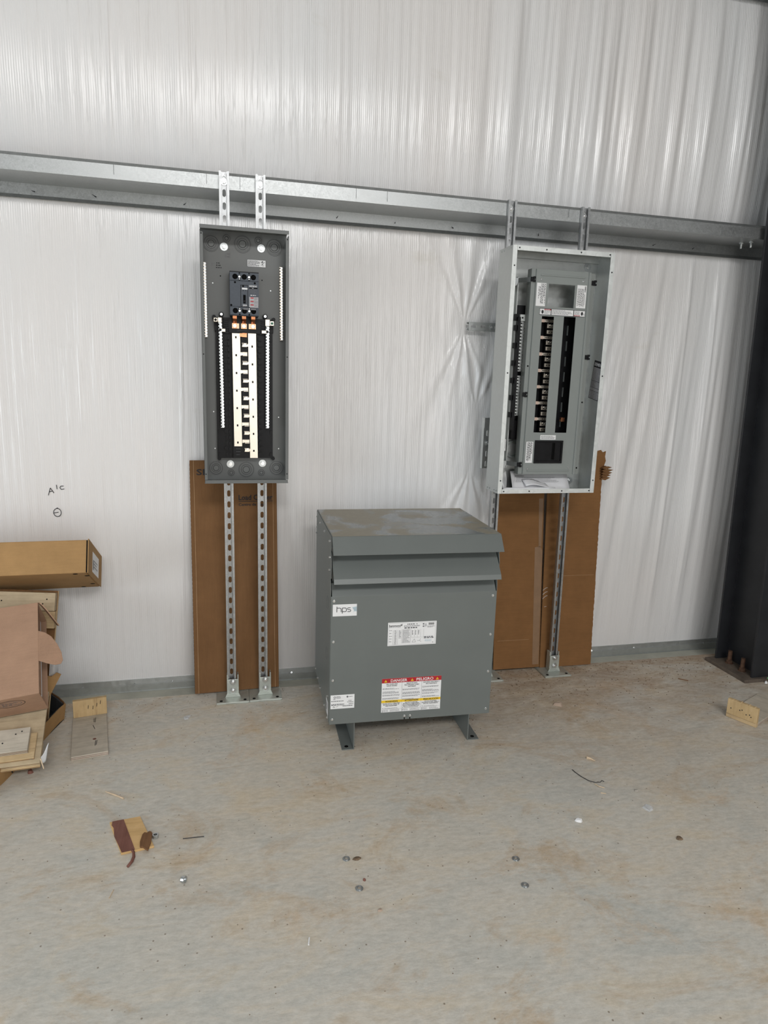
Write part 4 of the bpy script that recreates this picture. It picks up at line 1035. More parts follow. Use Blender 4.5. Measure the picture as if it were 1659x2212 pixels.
L.frame(M['gray_ink'], .058, .011, .095, .068, .0005)
for k in range(10): L.rect(M['gray_ink'], .058, .012+k*.0056, .095, .0124+k*.0056); L.dashes(M['ink'], .062, .0138+k*.0056, .092, .0165+k*.0056, 1, .6, 165+k)
L.dashes(M['gray_ink'], .046, .03, .056, .066, 6, .4, 176)
for k in range(5): L.rect(M['gray_ink'], .0985+k*.0128, .032, .099+k*.0128, .068)
L.rect(M['gray_ink'], .0985, .032, .15, .0325)
for k in range(3): L.dashes(M['ink'], .101+k*.0128, .044, .1065+k*.0128, .064, 6, .5, 180+k)
ribbon(L, M['gray_ink'], [(.102, .012), (.112, .026), (.117, .012), (.102, .012)], .001); ribbon(L, M['gray_ink'], [(.124, .018), (.134, .018), (.138, .027)], .001); ribbon(L, M['gray_ink'], [(.134, .018), (.141, .013)], .001)
L.dashes(M['gray_ink'], .152, .026, .196, .036, 2, .8, 190); L.dashes(M['lightblue'], .156, .012, .185, .022, 3, .5, 191); L.dashes(M['ink'], .188, .007, .193, .010, 1, .7, 192)
L.build(fp, 'nameplate', M['white'], local=True, label='white nameplate with rating table')
w_, h_ = .2535, .1495
L = Label((.2155, LY, .1655), FX, FZ, w_, h_)
L.rect(M['red'], 0, .130, w_, h_); L.rect(M['yellow'], 0, .0425, w_, .0535)
def tri(x, y, r, lay=2):
    L.poly(M['yellow'], [(x-r, y-r*.75), (x+r, y-r*.75), (x, y+r)], lay); ribbon_l = [(x+.0006, y+r*.45), (x-.001, y), (x+.001, y), (x-.0004, y-r*.55)]
    for (a, c), (d, e) in zip(ribbon_l[:-1], ribbon_l[1:]): L.poly(M['ink'], [(a-.0005, c), (a+.0005, c), (d+.0005, e), (d-.0005, e)], lay+1)
tri(.016, .1385, .0062); tri(.128, .1385, .0062); tri(.236, .1385, .0062)
L.text(M['white_ink'], 'DANGER', .037, .134, .0115, .070, True); L.text(M['white_ink'], 'PELIGRO', .146, .134, .0115, .073, True)
for x in (.0855, .169): L.rect(M['ink'], x, 0, x+.0006, .130)
for t_, x, wd in (('WARNING', .016, .053), ('ATTENTION', .0985, .058), ('PRECAUCION', .179, .065)): L.text(M['ink'], t_, x, .0447, .0068, wd, True, 3)
heads = [(['ARC FLASH AND', 'SHOCK HAZARD'], .0425, .048), (['RISQUE DE CHOC', "\u00c9LECTRIQUE ET D'ARC", '\u00c9LECTRIQUE'], .1275, .062), (['DESCARGA ELECTRICA Y', 'ARCO ELECTRICO'], .211, .070)]
for lines, cx, wd in heads:
    for k, t_ in enumerate(lines): L.text(M['ink'], t_, cx, .1225-k*.0073, .0048, wd*len(t_)/max(len(q) for q in lines), True, center=True)
low = [(['DO NOT PLACE COMBUSTIBLE', 'MATERIALS ON, UNDER OR', 'NEAR TRANSFORMER'], .0425, .074), (['NE PAS PLACER DES', 'MATERIAUX COMBUSTIBLES', 'SUR LE TRANSFORMATEUR OU', 'PRES DU TRANSFORMATEUR'], .1275, .076), (['NO COLOCAR MATERIAL', 'INFLAMABLE ENCIMA, DEBAJO O', 'CERCA DEL TRANSFORMADOR'], .211, .076)]
for lines, cx, wd in low:
    for k, t_ in enumerate(lines): L.text(M['ink'], t_, cx, .0375-k*.0056, .0038, wd*len(t_)/max(len(q) for q in lines), True, center=True)
for c_ in range(3):
    xa = .004+c_*.0845
    for k, nl in enumerate((2, 3, 2, 2)):
        yt = (.108 if c_ != 1 else .101)-k*.0145
        L.dashes(M['gray_ink'], xa, yt-.0036*nl, xa+.075, yt, nl, .5, 200+10*c_+k)
    L.disc(M['ink'], xa+.003, .0175, .0016); L.dashes(M['gray_ink'], xa+.009, .0145, xa+.07, .020, 2, .4, 240+c_)
    L.dashes(M['gray_ink'], xa+.006, .002, xa+.026, .012, 3, .4, 250+c_); L.dashes(M['gray_ink'], xa+.033, .002, xa+.076, .012, 4, .4, 260+c_); L.dashes(M['ink'], xa, .001, xa+.004, .012, 4, .6, 270+c_)
L.rect(M['gray_ink'], .004, .0135, .25, .0139)
L.build(fp, 'warning_label', M['white'], local=True, label='white danger label with red and yellow bands')
L = Label((.0045, LY, .1965), FX, FZ, .098, .0605)
L.disc(M['ink'], .017, .050, .0048); L.disc(M['white'], .017, .050, .003, 2); L.dashes(M['gray_ink'], .024, .044, .042, .056, 4, .5, 280); L.dashes(M['ink'], .011, .0405, .024, .043, 1, .8, 281)
L.disc(M['gray_ink'], .069, .051, .004); L.dashes(M['ink'], .075, .050, .09, .0525, 1, .7, 282); L.dashes(M['ink'], .003, .032, .06, .0355, 1, .7, 283); L.dashes(M['ink'], .073, .033, .094, .0355, 1, .8, 284); L.dashes(M['ink'], .069, .0265, .095, .029, 1, .9, 285)
L.dashes(M['gray_ink'], .003, .014, .06, .0225, 2, .7, 286); L.dashes(M['gray_ink'], .05, .009, .094, .014, 2, .8, 287); L.dashes(M['gray_ink'], .075, .017, .095, .0225, 2, .6, 288)
ribbon(L, M['ink'], [(.010, .006), (.013, .013), (.018, .006), (.010, .006)], .001); ribbon(L, M['ink'], [(.022, .008), (.028, .010), (.031, .013)], .0009)
L.build(fp, 'rating_label', M['white'], local=True, label='white rating label at the lower left corner')

# ================================================================== CARDBOARD LEANING ON THE WALL
def flat_carton():
    t = thing('flattened_carton', (.07, .05, .0098), 'tall flattened brown carton leaning on the wall behind the left pair of struts', 'cardboard')
    yaw = math.radians(1.5); tilt = math.atan2(.110, 1.112)
    t.rotation_euler = (-tilt, 0, yaw)
    H = 1.118; xa, xb = -.200, .200
    b = MB(); b.box(xa, xb, -.020, -.0155, 0, H); b.box(xa, xb, -.0045, 0, 0, H); b.box(xa, xa+.004, -.0155, -.0045, 0, H); b.box(xb-.004, xb, -.0155, -.0045, 0, H)
    c0 = b.build('folded_box', M['card_dark'], t, local=True, bevel=.0015)
    b = MB()
    for x in (xa+.018, xb-.018): b.box(x-.0008, x+.0008, -.0206, -.02, 0, H)
    b.build('score_line', M['card_edge'], t, local=True)
    b = MB(); 
    for k in range(55): b.box(xa-.0006, xa, -.016, -.006, .01+k*.02, .022+k*.02)
    q = b.build('perforation', M['ink'], t, local=True); q['kind'] = 'stuff'
    L = Label((xa, -.0203, 0), FX, FZ, .4, H)
    L.text(M['ink'], 'SIEMENS', .030, 1.050, .027, .215, True)
    L.build_print(c0, 'lettering', local=True); L.layers = []
    L.text(M['ink'], 'Load Center', .220, .930, .024, .160, True); L.rect(M['ink'], .220, .922, .380, .9245); L.text(M['ink'], 'Centro de carga', .220, .902, .0125, .128, True)
    L.build_print(c0, 'lettering', local=True)
    return t
flat_carton()
t = thing('cardboard_sheet', (1.69, .03, .0098), 'wide torn sheet of brown cardboard leaning on the wall behind the deep panelboard', 'cardboard')
t.rotation_euler = (-math.atan2(.125, 1.2), 0, math.radians(-1.2))
b = MB(); b.box(-.285, -.0205, -.006, 0, .004, 1.10); b.build('left_flap', M['card_dark2'], t, local=True, bevel=.001)
r_ = random.Random(5); edge = [(.285+.028*z/1.1+r_.uniform(-.0015, .0015), z) for z in np.linspace(.0, 1.02, 90)]
torn = [(.324, 1.03), (.318, 1.05), (.327, 1.07), (.322, 1.095), (.331, 1.12), (.326, 1.142), (.330, 1.172), (.312, 1.165), (.300, 1.178), (.27, 1.17)]
b = MB(); b.prism([(-.0185, 0)]+edge+torn+[(-.0005, 1.15)], -.006, 0); b.build('right_flap', M['card_dark2'], t, local=True)
b = MB(); b.prism([(-.062, .02), (-.026, .02), (-.023, .64), (-.035, .665), (-.066, .66)], -.0066, -.006); b.prism([(-.045, .66), (-.03, .66), (-.025, .92), (-.05, .92)], -.0066, -.006); b.build('tape', M['tape'], t, local=True)
b = MB(); rr = random.Random(3)
for k in range(5):
    zc = 1.03+k*.014; b.prism([(.30, zc-.008), (.325, zc-.012+rr.uniform(-.004, .004)), (.352+rr.uniform(-.01, .012), zc), (.328, zc+.006)], -.018-.004*k, -.0165-.004*k)
    b.prism([(.296, zc-.006), (.33+rr.uniform(-.01, .01), zc-.004), (.318, zc+.008)], -.0165-.004*k, -.006)
b.build('torn_edge', M['card_dark'], t, local=True)
L = Label((-.285, -.0062, 0), FX, FZ, .6, 1.1)
for k in range(3): ribbon(L, M['white_ink'], [(.272, .425-k*.023), (.288, .437-k*.022), (.300, .440-k*.022)], .0018)
ribbon(L, M['white_ink'], [(.283, .335), (.296, .338)], .0015)
for zz, xa, xb in ((1.02, .02, .19), (.99, .02, .15), (.50, .33, .57), (.16, .02, .2)): L.rect(M['card_edge'], xa, zz, xb, zz+.0012)
L.build_print(t, 'scratch', local=True)['kind'] = 'stuff'

# ================================================================== PILE OF BOXES AND WOOD AT THE LEFT
def tilted(name, V0, yaw, tilt, roll, label, cat, group=None):
    """local frame: origin at the nearest lower right corner, x right, y into the thickness, z up the face; leans back by tilt"""
    t = thing(name, V0, label, cat, group)
    t.rotation_mode = 'QUATERNION'
    m = Matrix.Rotation(yaw, 3, 'Z') @ Matrix.Rotation(-tilt, 3, 'X') @ Matrix.Rotation(roll, 3, 'Y')
    t.rotation_quaternion = m.to_quaternion()
    return t
R_ = math.radians
# long carton on top
t = tilted('long_carton', (-.536, -.20, .699), R_(1.2), R_(26.6), 0, 'long tan carton lying on top of the pile, propped against the wall', 'box')
a, d, Ln = .140, .362, 1.25
b = MB(); b.box(-Ln, -.004, 0, d, 0, a); b.build('carton_body', M['card_tan'], t, local=True, bevel=.004)
b = MB(); b.box(-.0015, .003, -.001, d+.001, -.001, a+.004); b.box(-.03, .003, d-.004, d+.001, a-.03, a+.002); b.build('end_flap', M['card_tan'], t, local=True, bevel=.0015)
b = MB(); b.box(-.006, -.001, -.0006, .01, .002, a-.002); b.build('open_seam', M['black_hole'], t, local=True)
for (x, y) in ((-.05, .02), (-.012, .07), (-.02, .27), (-.07, .345)):
    b = MB(); b.cyl((x, y, -.0006), .010, .0005, n=12); b.build('punched_hole', M['black_hole'], t, local=True)
L = Label((.0032, .10, .022), (0, 1, 0), FZ, .17, .088); L.dashes(M['gray_ink'], .03, .02, .14, .06, 3, .35, 300)
for k in range(14): L.rect(M['ink'], .008+k*.0022, .012, .009+k*.0022, .055)
L.build(t, 'shipping_label', M['white'], local=True)
# crate panel behind, with a cleat on it that carries the long carton
t = tilted('plywood_crate', (-.738, -.18, 0.008), R_(2), R_(15), R_(5), 'upright brown plywood crate end leaning under the long carton', 'plywood')
b = MB(); b.box(-.62, 0, .012, .024, 0, .585); b.build('plywood_sheet', M['ply_brown'], t, local=True)
b = MB(); b.box(0, .0025, .012, .024, 0, .585); b.build('plywood_edge', M['ply_edge'], t, local=True)
b = MB(); b.box(-.62, -.002, -.03, .011, .500, .578); b.build('cleat', M['ply_pale'], t, local=True, bevel=.002)
b = MB(); b.box(-.62, 0, -.022, .011, .425, .498); b.build('cleat', M['ply_edge'], t, local=True, bevel=.002)
for (x, z) in ((-.035, .55), (-.05, .53), (-.21, .54)):
    b = MB(); b.cyl((x, -.03, z), .003, -.0005, (0, 1, 0), 8); b.build('nail_hole', M['black_hole'], t, local=True)
# pinkish carton with open side
t = tilted('shallow_carton', (-.674, -.50, .320), R_(.9), R_(46), R_(-7), 'pinkish brown open-ended carton lying slanted in the middle of the pile', 'box')
a, d, Ln = .388, .172, .75
b = MB(); th = .004
b.box(-Ln, 0, 0, th, 0, a); b.box(-Ln, 0, d-th, d, 0, a); b.box(-Ln, 0, th, d-th, 0, th); b.box(-Ln, 0, th, d-th, a-th, a)
b.build('carton_body', M['card_pink'], t, local=True, bevel=.0015)
b = MB(); b.box(-.012, -.006, .012, .075, .02, a-.02); b.build('inner_flap', M['card_pink'], t, local=True, bevel=.001)
b = MB(); b.box(-.020, -.012, .080, .120, .03, a-.03); b.build('inner_liner', M['paper'], t, local=True)
pts = [(-.002, .105)]
pts = [(0, .132), (.03, .118), (.058, .109), (.078, .112), (.085, .127), (.081, .16), (.067, .197), (.046, .232), (.024, .251), (0, .260)]
b = MB(); b.prism([(x, z) for x, z in pts], -.001, .003); o = b.build('tuck_flap', M['card_pink'], t, local=True, bevel=.001); o.rotation_euler = (0, 0, R_(14))
fl = [(-.7176, -.24, .5911), (-.706, -.24, .578), (-.692, -.24, .5582), (-.670, -.24, .522), (-.6494, -.24, .488)]
b = MB(); dv = (-.045, .16, -.055); vs_f = []
for (x, y, z) in fl:
    for q in (0, 1):
        for e in (0, .004): vs_f.append((x+dv[0]*q+e*.7, y+dv[1]*q, z+dv[2]*q+e*.7))
fs_f = []
for k in range(len(fl)-1):
    i_ = k*4
    fs_f += [(i_, i_+4, i_+6, i_+2), (i_+1, i_+3, i_+7, i_+5), (i_, i_+1, i_+5, i_+4), (i_+2, i_+6, i_+7, i_+3)]
fs_f += [(0, 2, 3, 1), (16, 17, 19, 18)]
bpy.context.view_layer.update()
inv = (Matrix.Translation(t.location) @ t.rotation_quaternion.to_matrix().to_4x4()).inverted()
b.add([tuple(inv @ Vector(q)) for q in vs_f], fs_f); b.build('top_flap', M['card_pink'], t, local=True)
b = MB(); b.box(-.004, -.001, .006, .011, .245, a-.01); b.box(-.004, -.001, .006, .011, .03, .10); b.build('open_seam', M['black_hole'], t, local=True)
L = Label((-Ln, .0, -.0003), (1, 0, 0), (0, -1, 0), Ln, d); L.o = Vector((-Ln, d, -.0003))
q = [(.64+.05*math.cos(k*PI/12), .115+.032*math.sin(k*PI/12)) for k in range(25)]; ribbon(L, M['ink'], q, .0022)
q = [(.64+.038*math.cos(k*PI/12), .115+.024*math.sin(k*PI/12)) for k in range(25)]; ribbon(L, M['gray_ink'], q, .0016)
L.dashes(M['gray_ink'], .612, .10, .668, .13, 4, .35, 310)
for k in range(3):
    x = .50+k*.032; ribbon(L, M['ink'], [(x, .105), (x+.018, .105)], .004); ribbon(L, M['ink'], [(x+.009, .105), (x+.009, .125)], .004); ribbon(L, M['ink'], [(x, .125), (x+.018, .125)] if k == 0 else [(x+.003, .125), (x+.015, .125)], .004)
L.build_print(t, 'printed_symbols', local=True)
# crate lid under it
t = tilted('plywood_stack', (-.668, -.585, .088), R_(5), R_(66), 0, 'pale plywood board with stacked cleats and a gray board, under the pinkish carton', 'plywood')
b = MB(); b.box(-.62, 0, .008, .022, 0, .34); b.build('plywood_sheet', M['ply_pale'], t, local=True, bevel=.001)
b = MB(); b.box(-.62, 0, .0225, .034, -.004, .10); b.build('cleat', M['ply_edge'], t, local=True, bevel=.0015)
b = MB(); b.box(-.62, -.020, -.004, .0075, .016, .13); b.build('cleat', M['ply_edge'], t, local=True, bevel=.0015)
b = MB(); b.box(-.62, -.042, -.026, -.0045, .038, .142); b.build('cleat', M['ply_grey'], t, local=True, bevel=.0015, label='weathered gray board')
for (ya, za, xr) in ((.011, .016, -.020), (.004, .016, -.020), (-.012, .038, -.042), (-.019, .038, -.042), (.030, -.004, 0), (.0145, 0, 0)):
    b = MB(); b.box(-.62, xr+.0004, ya-.0008, ya+.0008, za-.0005, za+.002); b.build('ply_layer', M['ply_brown'], t, local=True)
for (x, z) in ((-.09, .115), (-.07, .125), (-.13, .08), (-.30, .06)):
    b = MB(); b.cyl((x, -.026, z), .003, -.0006, (0, 1, 0), 8); b.build('knot', M['ink'], t, local=True)
for (x, z) in ((-.035, .035), (-.030, .035)):
    b = MB(); b.tube([(x, .0, .0158), (x+.003, .006, .0155)], .0008, 6); b.build('staple', M['zinc'], t, local=True)
# shallow open tray on the floor
t = thing('open_carton', (-.715, -.28, 0), 'flattened open carton on the floor at the bottom of the pile', 'box')
def tray_wall(pts, h, mat, name, lean_=0):
    b = MB()
    for (p, q) in zip(pts[:-1], pts[1:]):
        dx, dy = q[0]-p[0], q[1]-p[1]; Lh = math.hypot(dx, dy); nx_, ny_ = -dy/Lh*.004, dx/Lh*.004
        ox, oy = dy/Lh*lean_, -dx/Lh*lean_
        b.add([(p[0], p[1], .001), (q[0], q[1], .001), (q[0]+ox, q[1]+oy, h), (p[0]+ox, p[1]+oy, h), (p[0]+nx_, p[1]+ny_, .001), (q[0]+nx_, q[1]+ny_, .001), (q[0]+nx_+ox, q[1]+ny_+oy, h), (p[0]+nx_+ox, p[1]+ny_+oy, h)],
              [(0, 1, 2, 3), (7, 6, 5, 4), (3, 2, 6, 7), (0, 4, 5, 1), (0, 3, 7, 4), (1, 5, 6, 2)])
    return b.build(name, mat, t)
tray_wall([(-.835, -.66), (-.80, -.56), (-.762, -.42), (-.728, -.27), (-.698, -.14), (-.684, -.10)], .078, M['card_tan'], 'side_wall', .012)
tray_wall([(-.684, -.10), (-.72, -.04), (-.775, .03), (-.90, .04)], .080, M['card_dark'], 'end_wall', .006)
tray_wall([(-.690, -.103), (-.725, -.047), (-.777, .022)], .077, M['column'], 'painted_shade', .006)  # inner faces and bottom colored black for the shade under the pile
tray_wall([(-.770, -.42), (-.735, -.27), (-.705, -.14), (-.690, -.103)], .074, M['column'], 'painted_shade', .012)
b = MB(); b.prism([(-.835, -.66), (-.684, -.10), (-.775, .03), (-1.15, .03), (-1.2, -.66)], .001, .004, 'xy'); b.build('bottom', M['column'], t, label='carton bottom colored black as shade')
b = MB(); 
for dx in (0, .018): b.box(-.794+dx*.4, -.790+dx*.4, -.52+dx, -.516+dx, .012, .062)
b.v = [(a-.004+.014*(1-(c-.012)/.05), bb, c) for a, bb, c in b.v]; b.build('printed_bar', M['ink'], t)
# loose plastic, card scraps and a sliver of wood at the pile
def film_pt(u, v): return (-.685+.028*u+.010*v, -.572+.03*u+.015*v, .062+.062*v*(.25+.75*u)+.004*math.sin(6*u+2*v))
o = sheet('plastic_wrap', film_pt, 9, 7, M['foam'], .002); tag(o, 'crumpled white plastic sheet poking out under the pale plywood board', 'plastic')
def film2(u, v): return (-.706+.034*u-.008*(1-v), -.19+.012*math.sin(3*u)+.01*v, .238+.075*v+.008*math.sin(5*u))
o = sheet('clear_wrap', film2, 10, 8, M['film'], .001); tag(o, 'clear plastic film hanging beside the open end of the pinkish carton', 'plastic')
b = MB(); b.prism([(-.73, .17), (-.7102, .165), (-.662, .2573), (-.6795, .2668), (-.70, .25), (-.735, .26)], -.20, -.196)
o = b.build('card_scrap', M['card_tan']); tag(o, 'small tan cardboard scrap wedged between the pinkish carton and the wall', 'cardboard')
b = MB(); b.tube([(-.660, -.60, .105), (-.645, -.625, .078)], .0022, 6); o = b.build('wood_sliver', M['splinter']); tag(o, 'thin wood sliver sticking out below the pale plywood board', 'splinter')

# L-shaped crate feet
def crate_foot(loc, rotz, length, label):
    t = thing('plywood_bracket', loc, label, 'wood scrap', 'L-shaped plywood brackets', (0, 0, rotz))
    wd = .137
    b = MB(); b.box(-wd/2, wd/2, 0, length, .001, .019); fl = b.build('flat_board', M['ply_grey'], t, local=True, bevel=.0012)
    b = MB(); b.box(-wd/2-.0003, wd/2+.0003, -.0006, length, .006, .0075); b.box(-wd/2-.0003, wd/2+.0003, -.0006, length, .0125, .0138); b.build('ply_layer', M['stain_wood'], fl, local=True)
    return t, fl, wd
t, fl, wd = crate_foot((-.520, -.448, 0), R_(-6.0)*-1*.0+R_(9.5), .345, 'L-shaped plywood bracket on the floor just right of the pile')
b = MB(); b.box(-wd/2+.003, wd/2+.003, .327, .345, .0195, .098); up = b.build('upright_board', M['ply_z'], t, local=True, bevel=.0012)
for (x, y, l_, a_) in ((.02, .06, .04, .05), (.024, .065, .035, .1), (.02, .20, .035, -.2), (.022, .26, .04, .05), (.017, .262, .035, .02)):
    b = MB(); b.tube([(x, y, .0196), (x+l_*a_, y+l_, .0198)], .0011, 6); b.build('staple', M['ink'], fl, local=True)
for (x, z) in ((-.005, .055), (.014, .05), (.03, .06), (.045, .07)):
    b = MB(); b.tube([(x, .3266, z), (x+.002, .3266, z+.016)], .0012, 6); b.build('staple', M['ink'], up, local=True)
b = MB(); b.cyl((.018, .115, .019), .007, .0006, n=10); b.build('knot', M['stain_wood'], fl, local=True)
ang = math.atan2(.056, .1207)
t, fl, wd = crate_foot((2.3645, -.672, 0), -(PI/2-ang), .34, 'L-shaped plywood bracket at the right edge, below the column')
b = MB(); b.box(-wd/2, wd/2, -.0186, -.0006, .0195, .093); up = b.build('upright_board', M['ply_z'], t, local=True, bevel=.0012)
b = MB(); b.box(-wd/2, wd/2, -.0186, -.0002, .001, .0188); b.build('board_end', M['ply_brown'] if False else M['ply_edge'], fl, local=True, bevel=.001)
rr = random.Random(9); b = MB()
for k in range(9): x = -.05+k*.012; b.prism([(x, .091), (x+.010, .091), (x+.006, .093+rr.uniform(0, .006)), (x+.002, .094)], -.016, -.004)
b.build('splintered_edge', M['ply_edge'], up, local=True)
for (x, z) in ((-.05, .05), (-.01, .055), (.0, .06), (.02, .045), (.035, .05), (.042, .042)):
    b = MB(); b.cyl((x, -.0187, z), .0028, -.0004, (0, 1, 0), 8); b.build('nail_hole', M['ink'], up, local=True)

# ================================================================== SMALL THINGS ON THE FLOOR
t = thing('wood_offcut', (-.305, -.965, 0), 'square plywood offcut with a red-brown painted stripe on the floor', 'wood scrap')
b = MB(); b.prism([(-.3837, -.8901), (-.2861, -.8766), (-.2263, -1.0422), (-.3251, -1.0578)], .001, .009, 'xy'); b.build('board', M['wood_y'], t, bevel=.0006)
b = MB(); b.prism([(-.375, -.889), (-.339, -.884), (-.284, -1.0505), (-.3235, -1.0565), (-.358, -.97), (-.366, -.925), (-.374, -.91)], .009, .0097, 'xy'); b.build('painted_stripe', M['stain_wood'], t)
b = MB(); b.prism([(-.268, -.985), (-.262, -.975), (-.254, -.979), (-.247, -.972), (-.240, -.976), (-.236, -.986), (-.2375, -1.035), (-.243, -1.068), (-.258, -1.050), (-.270, -1.044), (-.272, -1.02)], .0095, .0155, 'xy')
o = b.build('split_shingle', M['dark_wood'], bevel=.0008); tag(o, 'dark brown pointed wood splinter lying on the square plywood offcut', 'splinter')
b = MB(); b.tube([(-.292, -1.055, .0135), (-.2865, -1.066, .012), (-.284, -1.083, .009), (-.288, -1.100, .006), (-.298, -1.120, .005)], [.004, .0045, .005, .005, .0045], 8)
o = b.build('bent_twig', M['stain_wood'], smooth=True); tag(o, 'bent brown twig touching the square plywood offcut', 'twig')
def hexnut(loc, rot, label):
    b = MB(); n = 6; ro, ri, h = .0105, .0058, .012
    b.ring((0, 0, -h/2), ro, ri, h, (0, 0, 1), 12)
    o = b.build('hex_nut', M['zinc'], bevel=.0008); o.location = loc; o.rotation_euler = rot; tag(o, label, 'nut'); return o
hexnut((-.2364+.010, -.990, .0062), (0, 0, .4), 'zinc nut on the floor beside the square plywood offcut')
hexnut((-.1253, -1.219, .0106), (R_(82), 0, R_(60)), 'zinc nut lying on its side on the floor, alone between the offcut and the washers')
for k, (x, y, lab) in enumerate(((.378, -1.217, 'washer on the floor, back left of the four'), (.3932, -1.3515, 'washer on the floor, front left of the four'), (.9193, -1.3262, 'washer on the floor, back right of the four'), (.8981, -1.4409, 'washer on the floor, front right of the four'))):
    b = MB(); b.ring((0, 0, 0), .0125, .0055, .0022, n=28); o = b.build('washer', M['zinc'], bevel=.0004); o.location = (x, y, .0004); tag(o, 'flat zinc ' + lab, 'washer', 'zinc washers on the floor')
    b = MB(); b.ring((0, 0, .0022), .0096, .0058, .0024, n=24); q = b.build('lock_washer', M['galv'], o, local=True, bevel=.0003); q.location = (.0006, 0, 0)
def stick(name, pts, r, mat, label, cat):
    b = MB(); b.tube(pts, r, 6); o = b.build(name, mat); tag(o, label, cat); return o
stick('wood_splinter', [(-.4254, -.6974, .004), (-.39, -.7255, .005), (-.3559, -.7534, .004)], [.0015, .0032, .0028], M['splinter'], 'pale wood splinter on the floor above the square plywood offcut', 'splinter')
o = stick('nail', [(-.1376, -1.0163, .0025), (-.0685, -1.0185, .0025)], .0014, M['column'], 'thin gray nail on the floor right of the square plywood offcut', 'nail')
b = MB(); b.cyl((-.0685, -1.0185, .0028), .0034, .0012, (1, 0, 0), 10); b.build('nail_head', M['galv_dull'], o)
stick('wire_piece', [(1.3615, -.893, .003), (1.365, -.915, .003), (1.372, -.945, .004), (1.387, -.975, .003), (1.405, -.992, .004), (1.425, -.998, .006), (1.433, -.994, .010), (1.442, -.997, .006)], .0014, M['column'], 'thin curved piece of dark wire on the floor right of the transformer', 'wire')
stick('wood_splinter', [(1.466, -.826, .004), (1.478, -.838, .005), (1.487, -.855, .004)], [.006, .004, .002], M['splinter'], 'short pale chip on the floor between the wire piece and the cardboard', 'splinter')
stick('wood_splinter', [(1.40, -1.0, .003), (1.407, -1.02, .004), (1.424, -1.03, .003)], .0016, M['splinter'], 'tiny pale splinter beside the curved dark wire', 'splinter')
stick('wood_splinter', [(1.392, -1.055, .002), (1.41, -1.064, .002)], .0016, M['splinter'], 'tiny pale splinter in front of the curved dark wire', 'splinter')
stick('wood_splinter', [(2.36, -.215, .002), (2.395, -.25, .003)], .0022, M['dark_wood'], 'dark splinter on the dirty floor left of the column base', 'splinter')
stick('wood_splinter', [(-.335, -1.243, .002), (-.327, -1.21, .002)], .0014, M['splinter'], 'small pale splinter on the floor at the left, below the plywood offcut', 'splinter')
stick('wood_splinter', [(.216, -1.528, .002), (.221, -1.505, .003)], .0022, M['white'], 'tiny white chip on the floor in the middle foreground', 'splinter')
def flake(name, loc, r, h, mat, label, cat, seed, stretch=1.0, rot=0):
    q = random.Random(seed); n = 8
    pts = [(r*stretch*math.cos(2*PI*i/n)*q.uniform(.65, 1.1), r*math.sin(2*PI*i/n)*q.uniform(.6, 1.1)) for i in range(n)]
    b = MB(); vs = [(x, y, 0) for x, y in pts]+[(x*.7, y*.7, h*q.uniform(.6, 1.2)) for x, y in pts]
    b.add(vs, [tuple(range(n-1, -1, -1)), tuple(range(n, 2*n))]+[(i, (i+1) % n, n+(i+1) % n, n+i) for i in range(n)])
    o = b.build(name, mat); o.location = loc; o.rotation_euler = (0, 0, rot); tag(o, label, cat); return o
flake('concrete_chip', (1.571, -.375, .0005), .016, .014, simple('pale_clay', (.42, .32, .25), .9), 'elongated pale clay lump on the floor in front of the cardboard sheet', 'debris', 1, 2.0, -.5)
flake('concrete_chip', (1.2215, -1.19, .0005), .010, .010, M['white'], 'small white chip on the floor, nearer the camera than the dark wire', 'debris', 2, 1.4, -.4)
flake('plastic_scrap', (1.517, -1.170, .0005), .024, .004, M['film'], 'clear plastic scrap on the floor at the right', 'plastic', 3, 1.15, .6)
flake('concrete_chip', (1.536, -1.07, .0005), .007, .007, simple('grey_chip', (.36, .33, .29), .9), 'small round gray chip on the floor above the clear plastic scrap', 'debris', 4, 1.2)
flake('dirt_clod', (1.521, -1.345, .0005), .013, .006, M['dirt'], 'brown dirt clod on the floor at the right foreground', 'debris', 5, 1.0)
flake('wood_chip', (-.7225, -.512, .0005), .012, .012, M['stain_wood'], 'small red-brown wood chip on the floor beside the pile', 'debris', 6, 1.0)
flake('dirt_clod', (.4165, -1.32, .0005), .006, .006, M['stain_wood'], 'tiny brown clod right behind the front left washer', 'debris', 8)
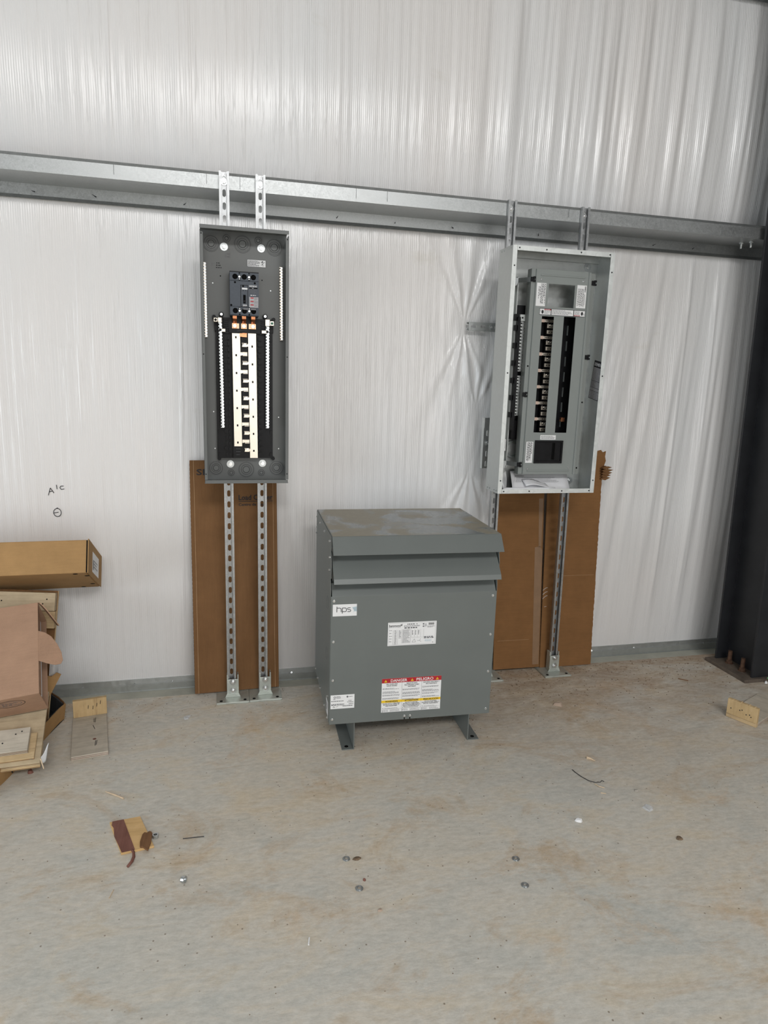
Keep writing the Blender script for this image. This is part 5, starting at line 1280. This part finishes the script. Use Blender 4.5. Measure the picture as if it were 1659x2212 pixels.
flake('wood_chip', (.412, -1.222, .0005), .011, .004, M['dirt'], 'tan crumb beside the back left washer', 'debris', 9, 1.6, .2)
flake('concrete_chip', (-.1585, -.179, .0005), .016, .004, M['film'], 'clear scrap on the floor in front of the flattened carton', 'debris', 10, 1.6, 1.2)
flake('concrete_chip', (2.80, -.345, .0005), .008, .010, M['white'], 'white chip against the column base plate', 'debris', 12, 1.4, .3)
flake('concrete_chip', (.436, -1.447, .0005), .007, .004, bpy.data.materials['pale_clay'], 'tiny tan chip on the floor between the front washers', 'debris', 13, 1.3, .3)
# grass blade by the column
def blade_pt(u, v):
    return (2.775+.09*u, -.372+.0+.01*math.sin(3*u), .028+.05*math.sin(1.2+2.0*u)-.045+.016*(v-.5)*(1-.5*abs(2*u-1)) + .012)
o = sheet('grass_leaf', blade_pt, 9, 3, M['leaf'], .0008); tag(o, 'single green leaf by the foot of the column at the right edge', 'leaf')
# loose crumbs of soil, denser along the wall
b = MB(); r = random.Random(17)
def crumb(x, y, s_):
    vs = [(x+s_*r.uniform(.6, 1.2)*dx, y+s_*r.uniform(.6, 1.2)*dy, max(0, s_*r.uniform(.5, 1)*dz)) for dx, dy, dz in ((1, 0, 0), (0, 1, 0), (-1, 0, 0), (0, -1, 0), (0, 0, 1))]
    b.add(vs, [(0, 1, 4), (1, 2, 4), (2, 3, 4), (3, 0, 4), (3, 2, 1, 0)])
for k in range(520): crumb(r.uniform(1.1, 2.65), .04-abs(r.gauss(0, .22)), r.uniform(.0015, .005))
for k in range(160): crumb(r.uniform(.42, 1.15), -.58+r.gauss(.12, .12), r.uniform(.0015, .004))
for k in range(140): crumb(r.uniform(-.7, .35), .04-abs(r.gauss(0, .12)), r.uniform(.0012, .003))
for k in range(260): crumb(r.uniform(-.9, 2.4), r.uniform(-1.9, -.3), r.uniform(.0008, .0026))
o = b.build('soil_crumbs', M['dirt']); o['kind'] = 'stuff'; o['label'] = 'loose crumbs of brown soil scattered on the concrete'; o['category'] = 'soil'
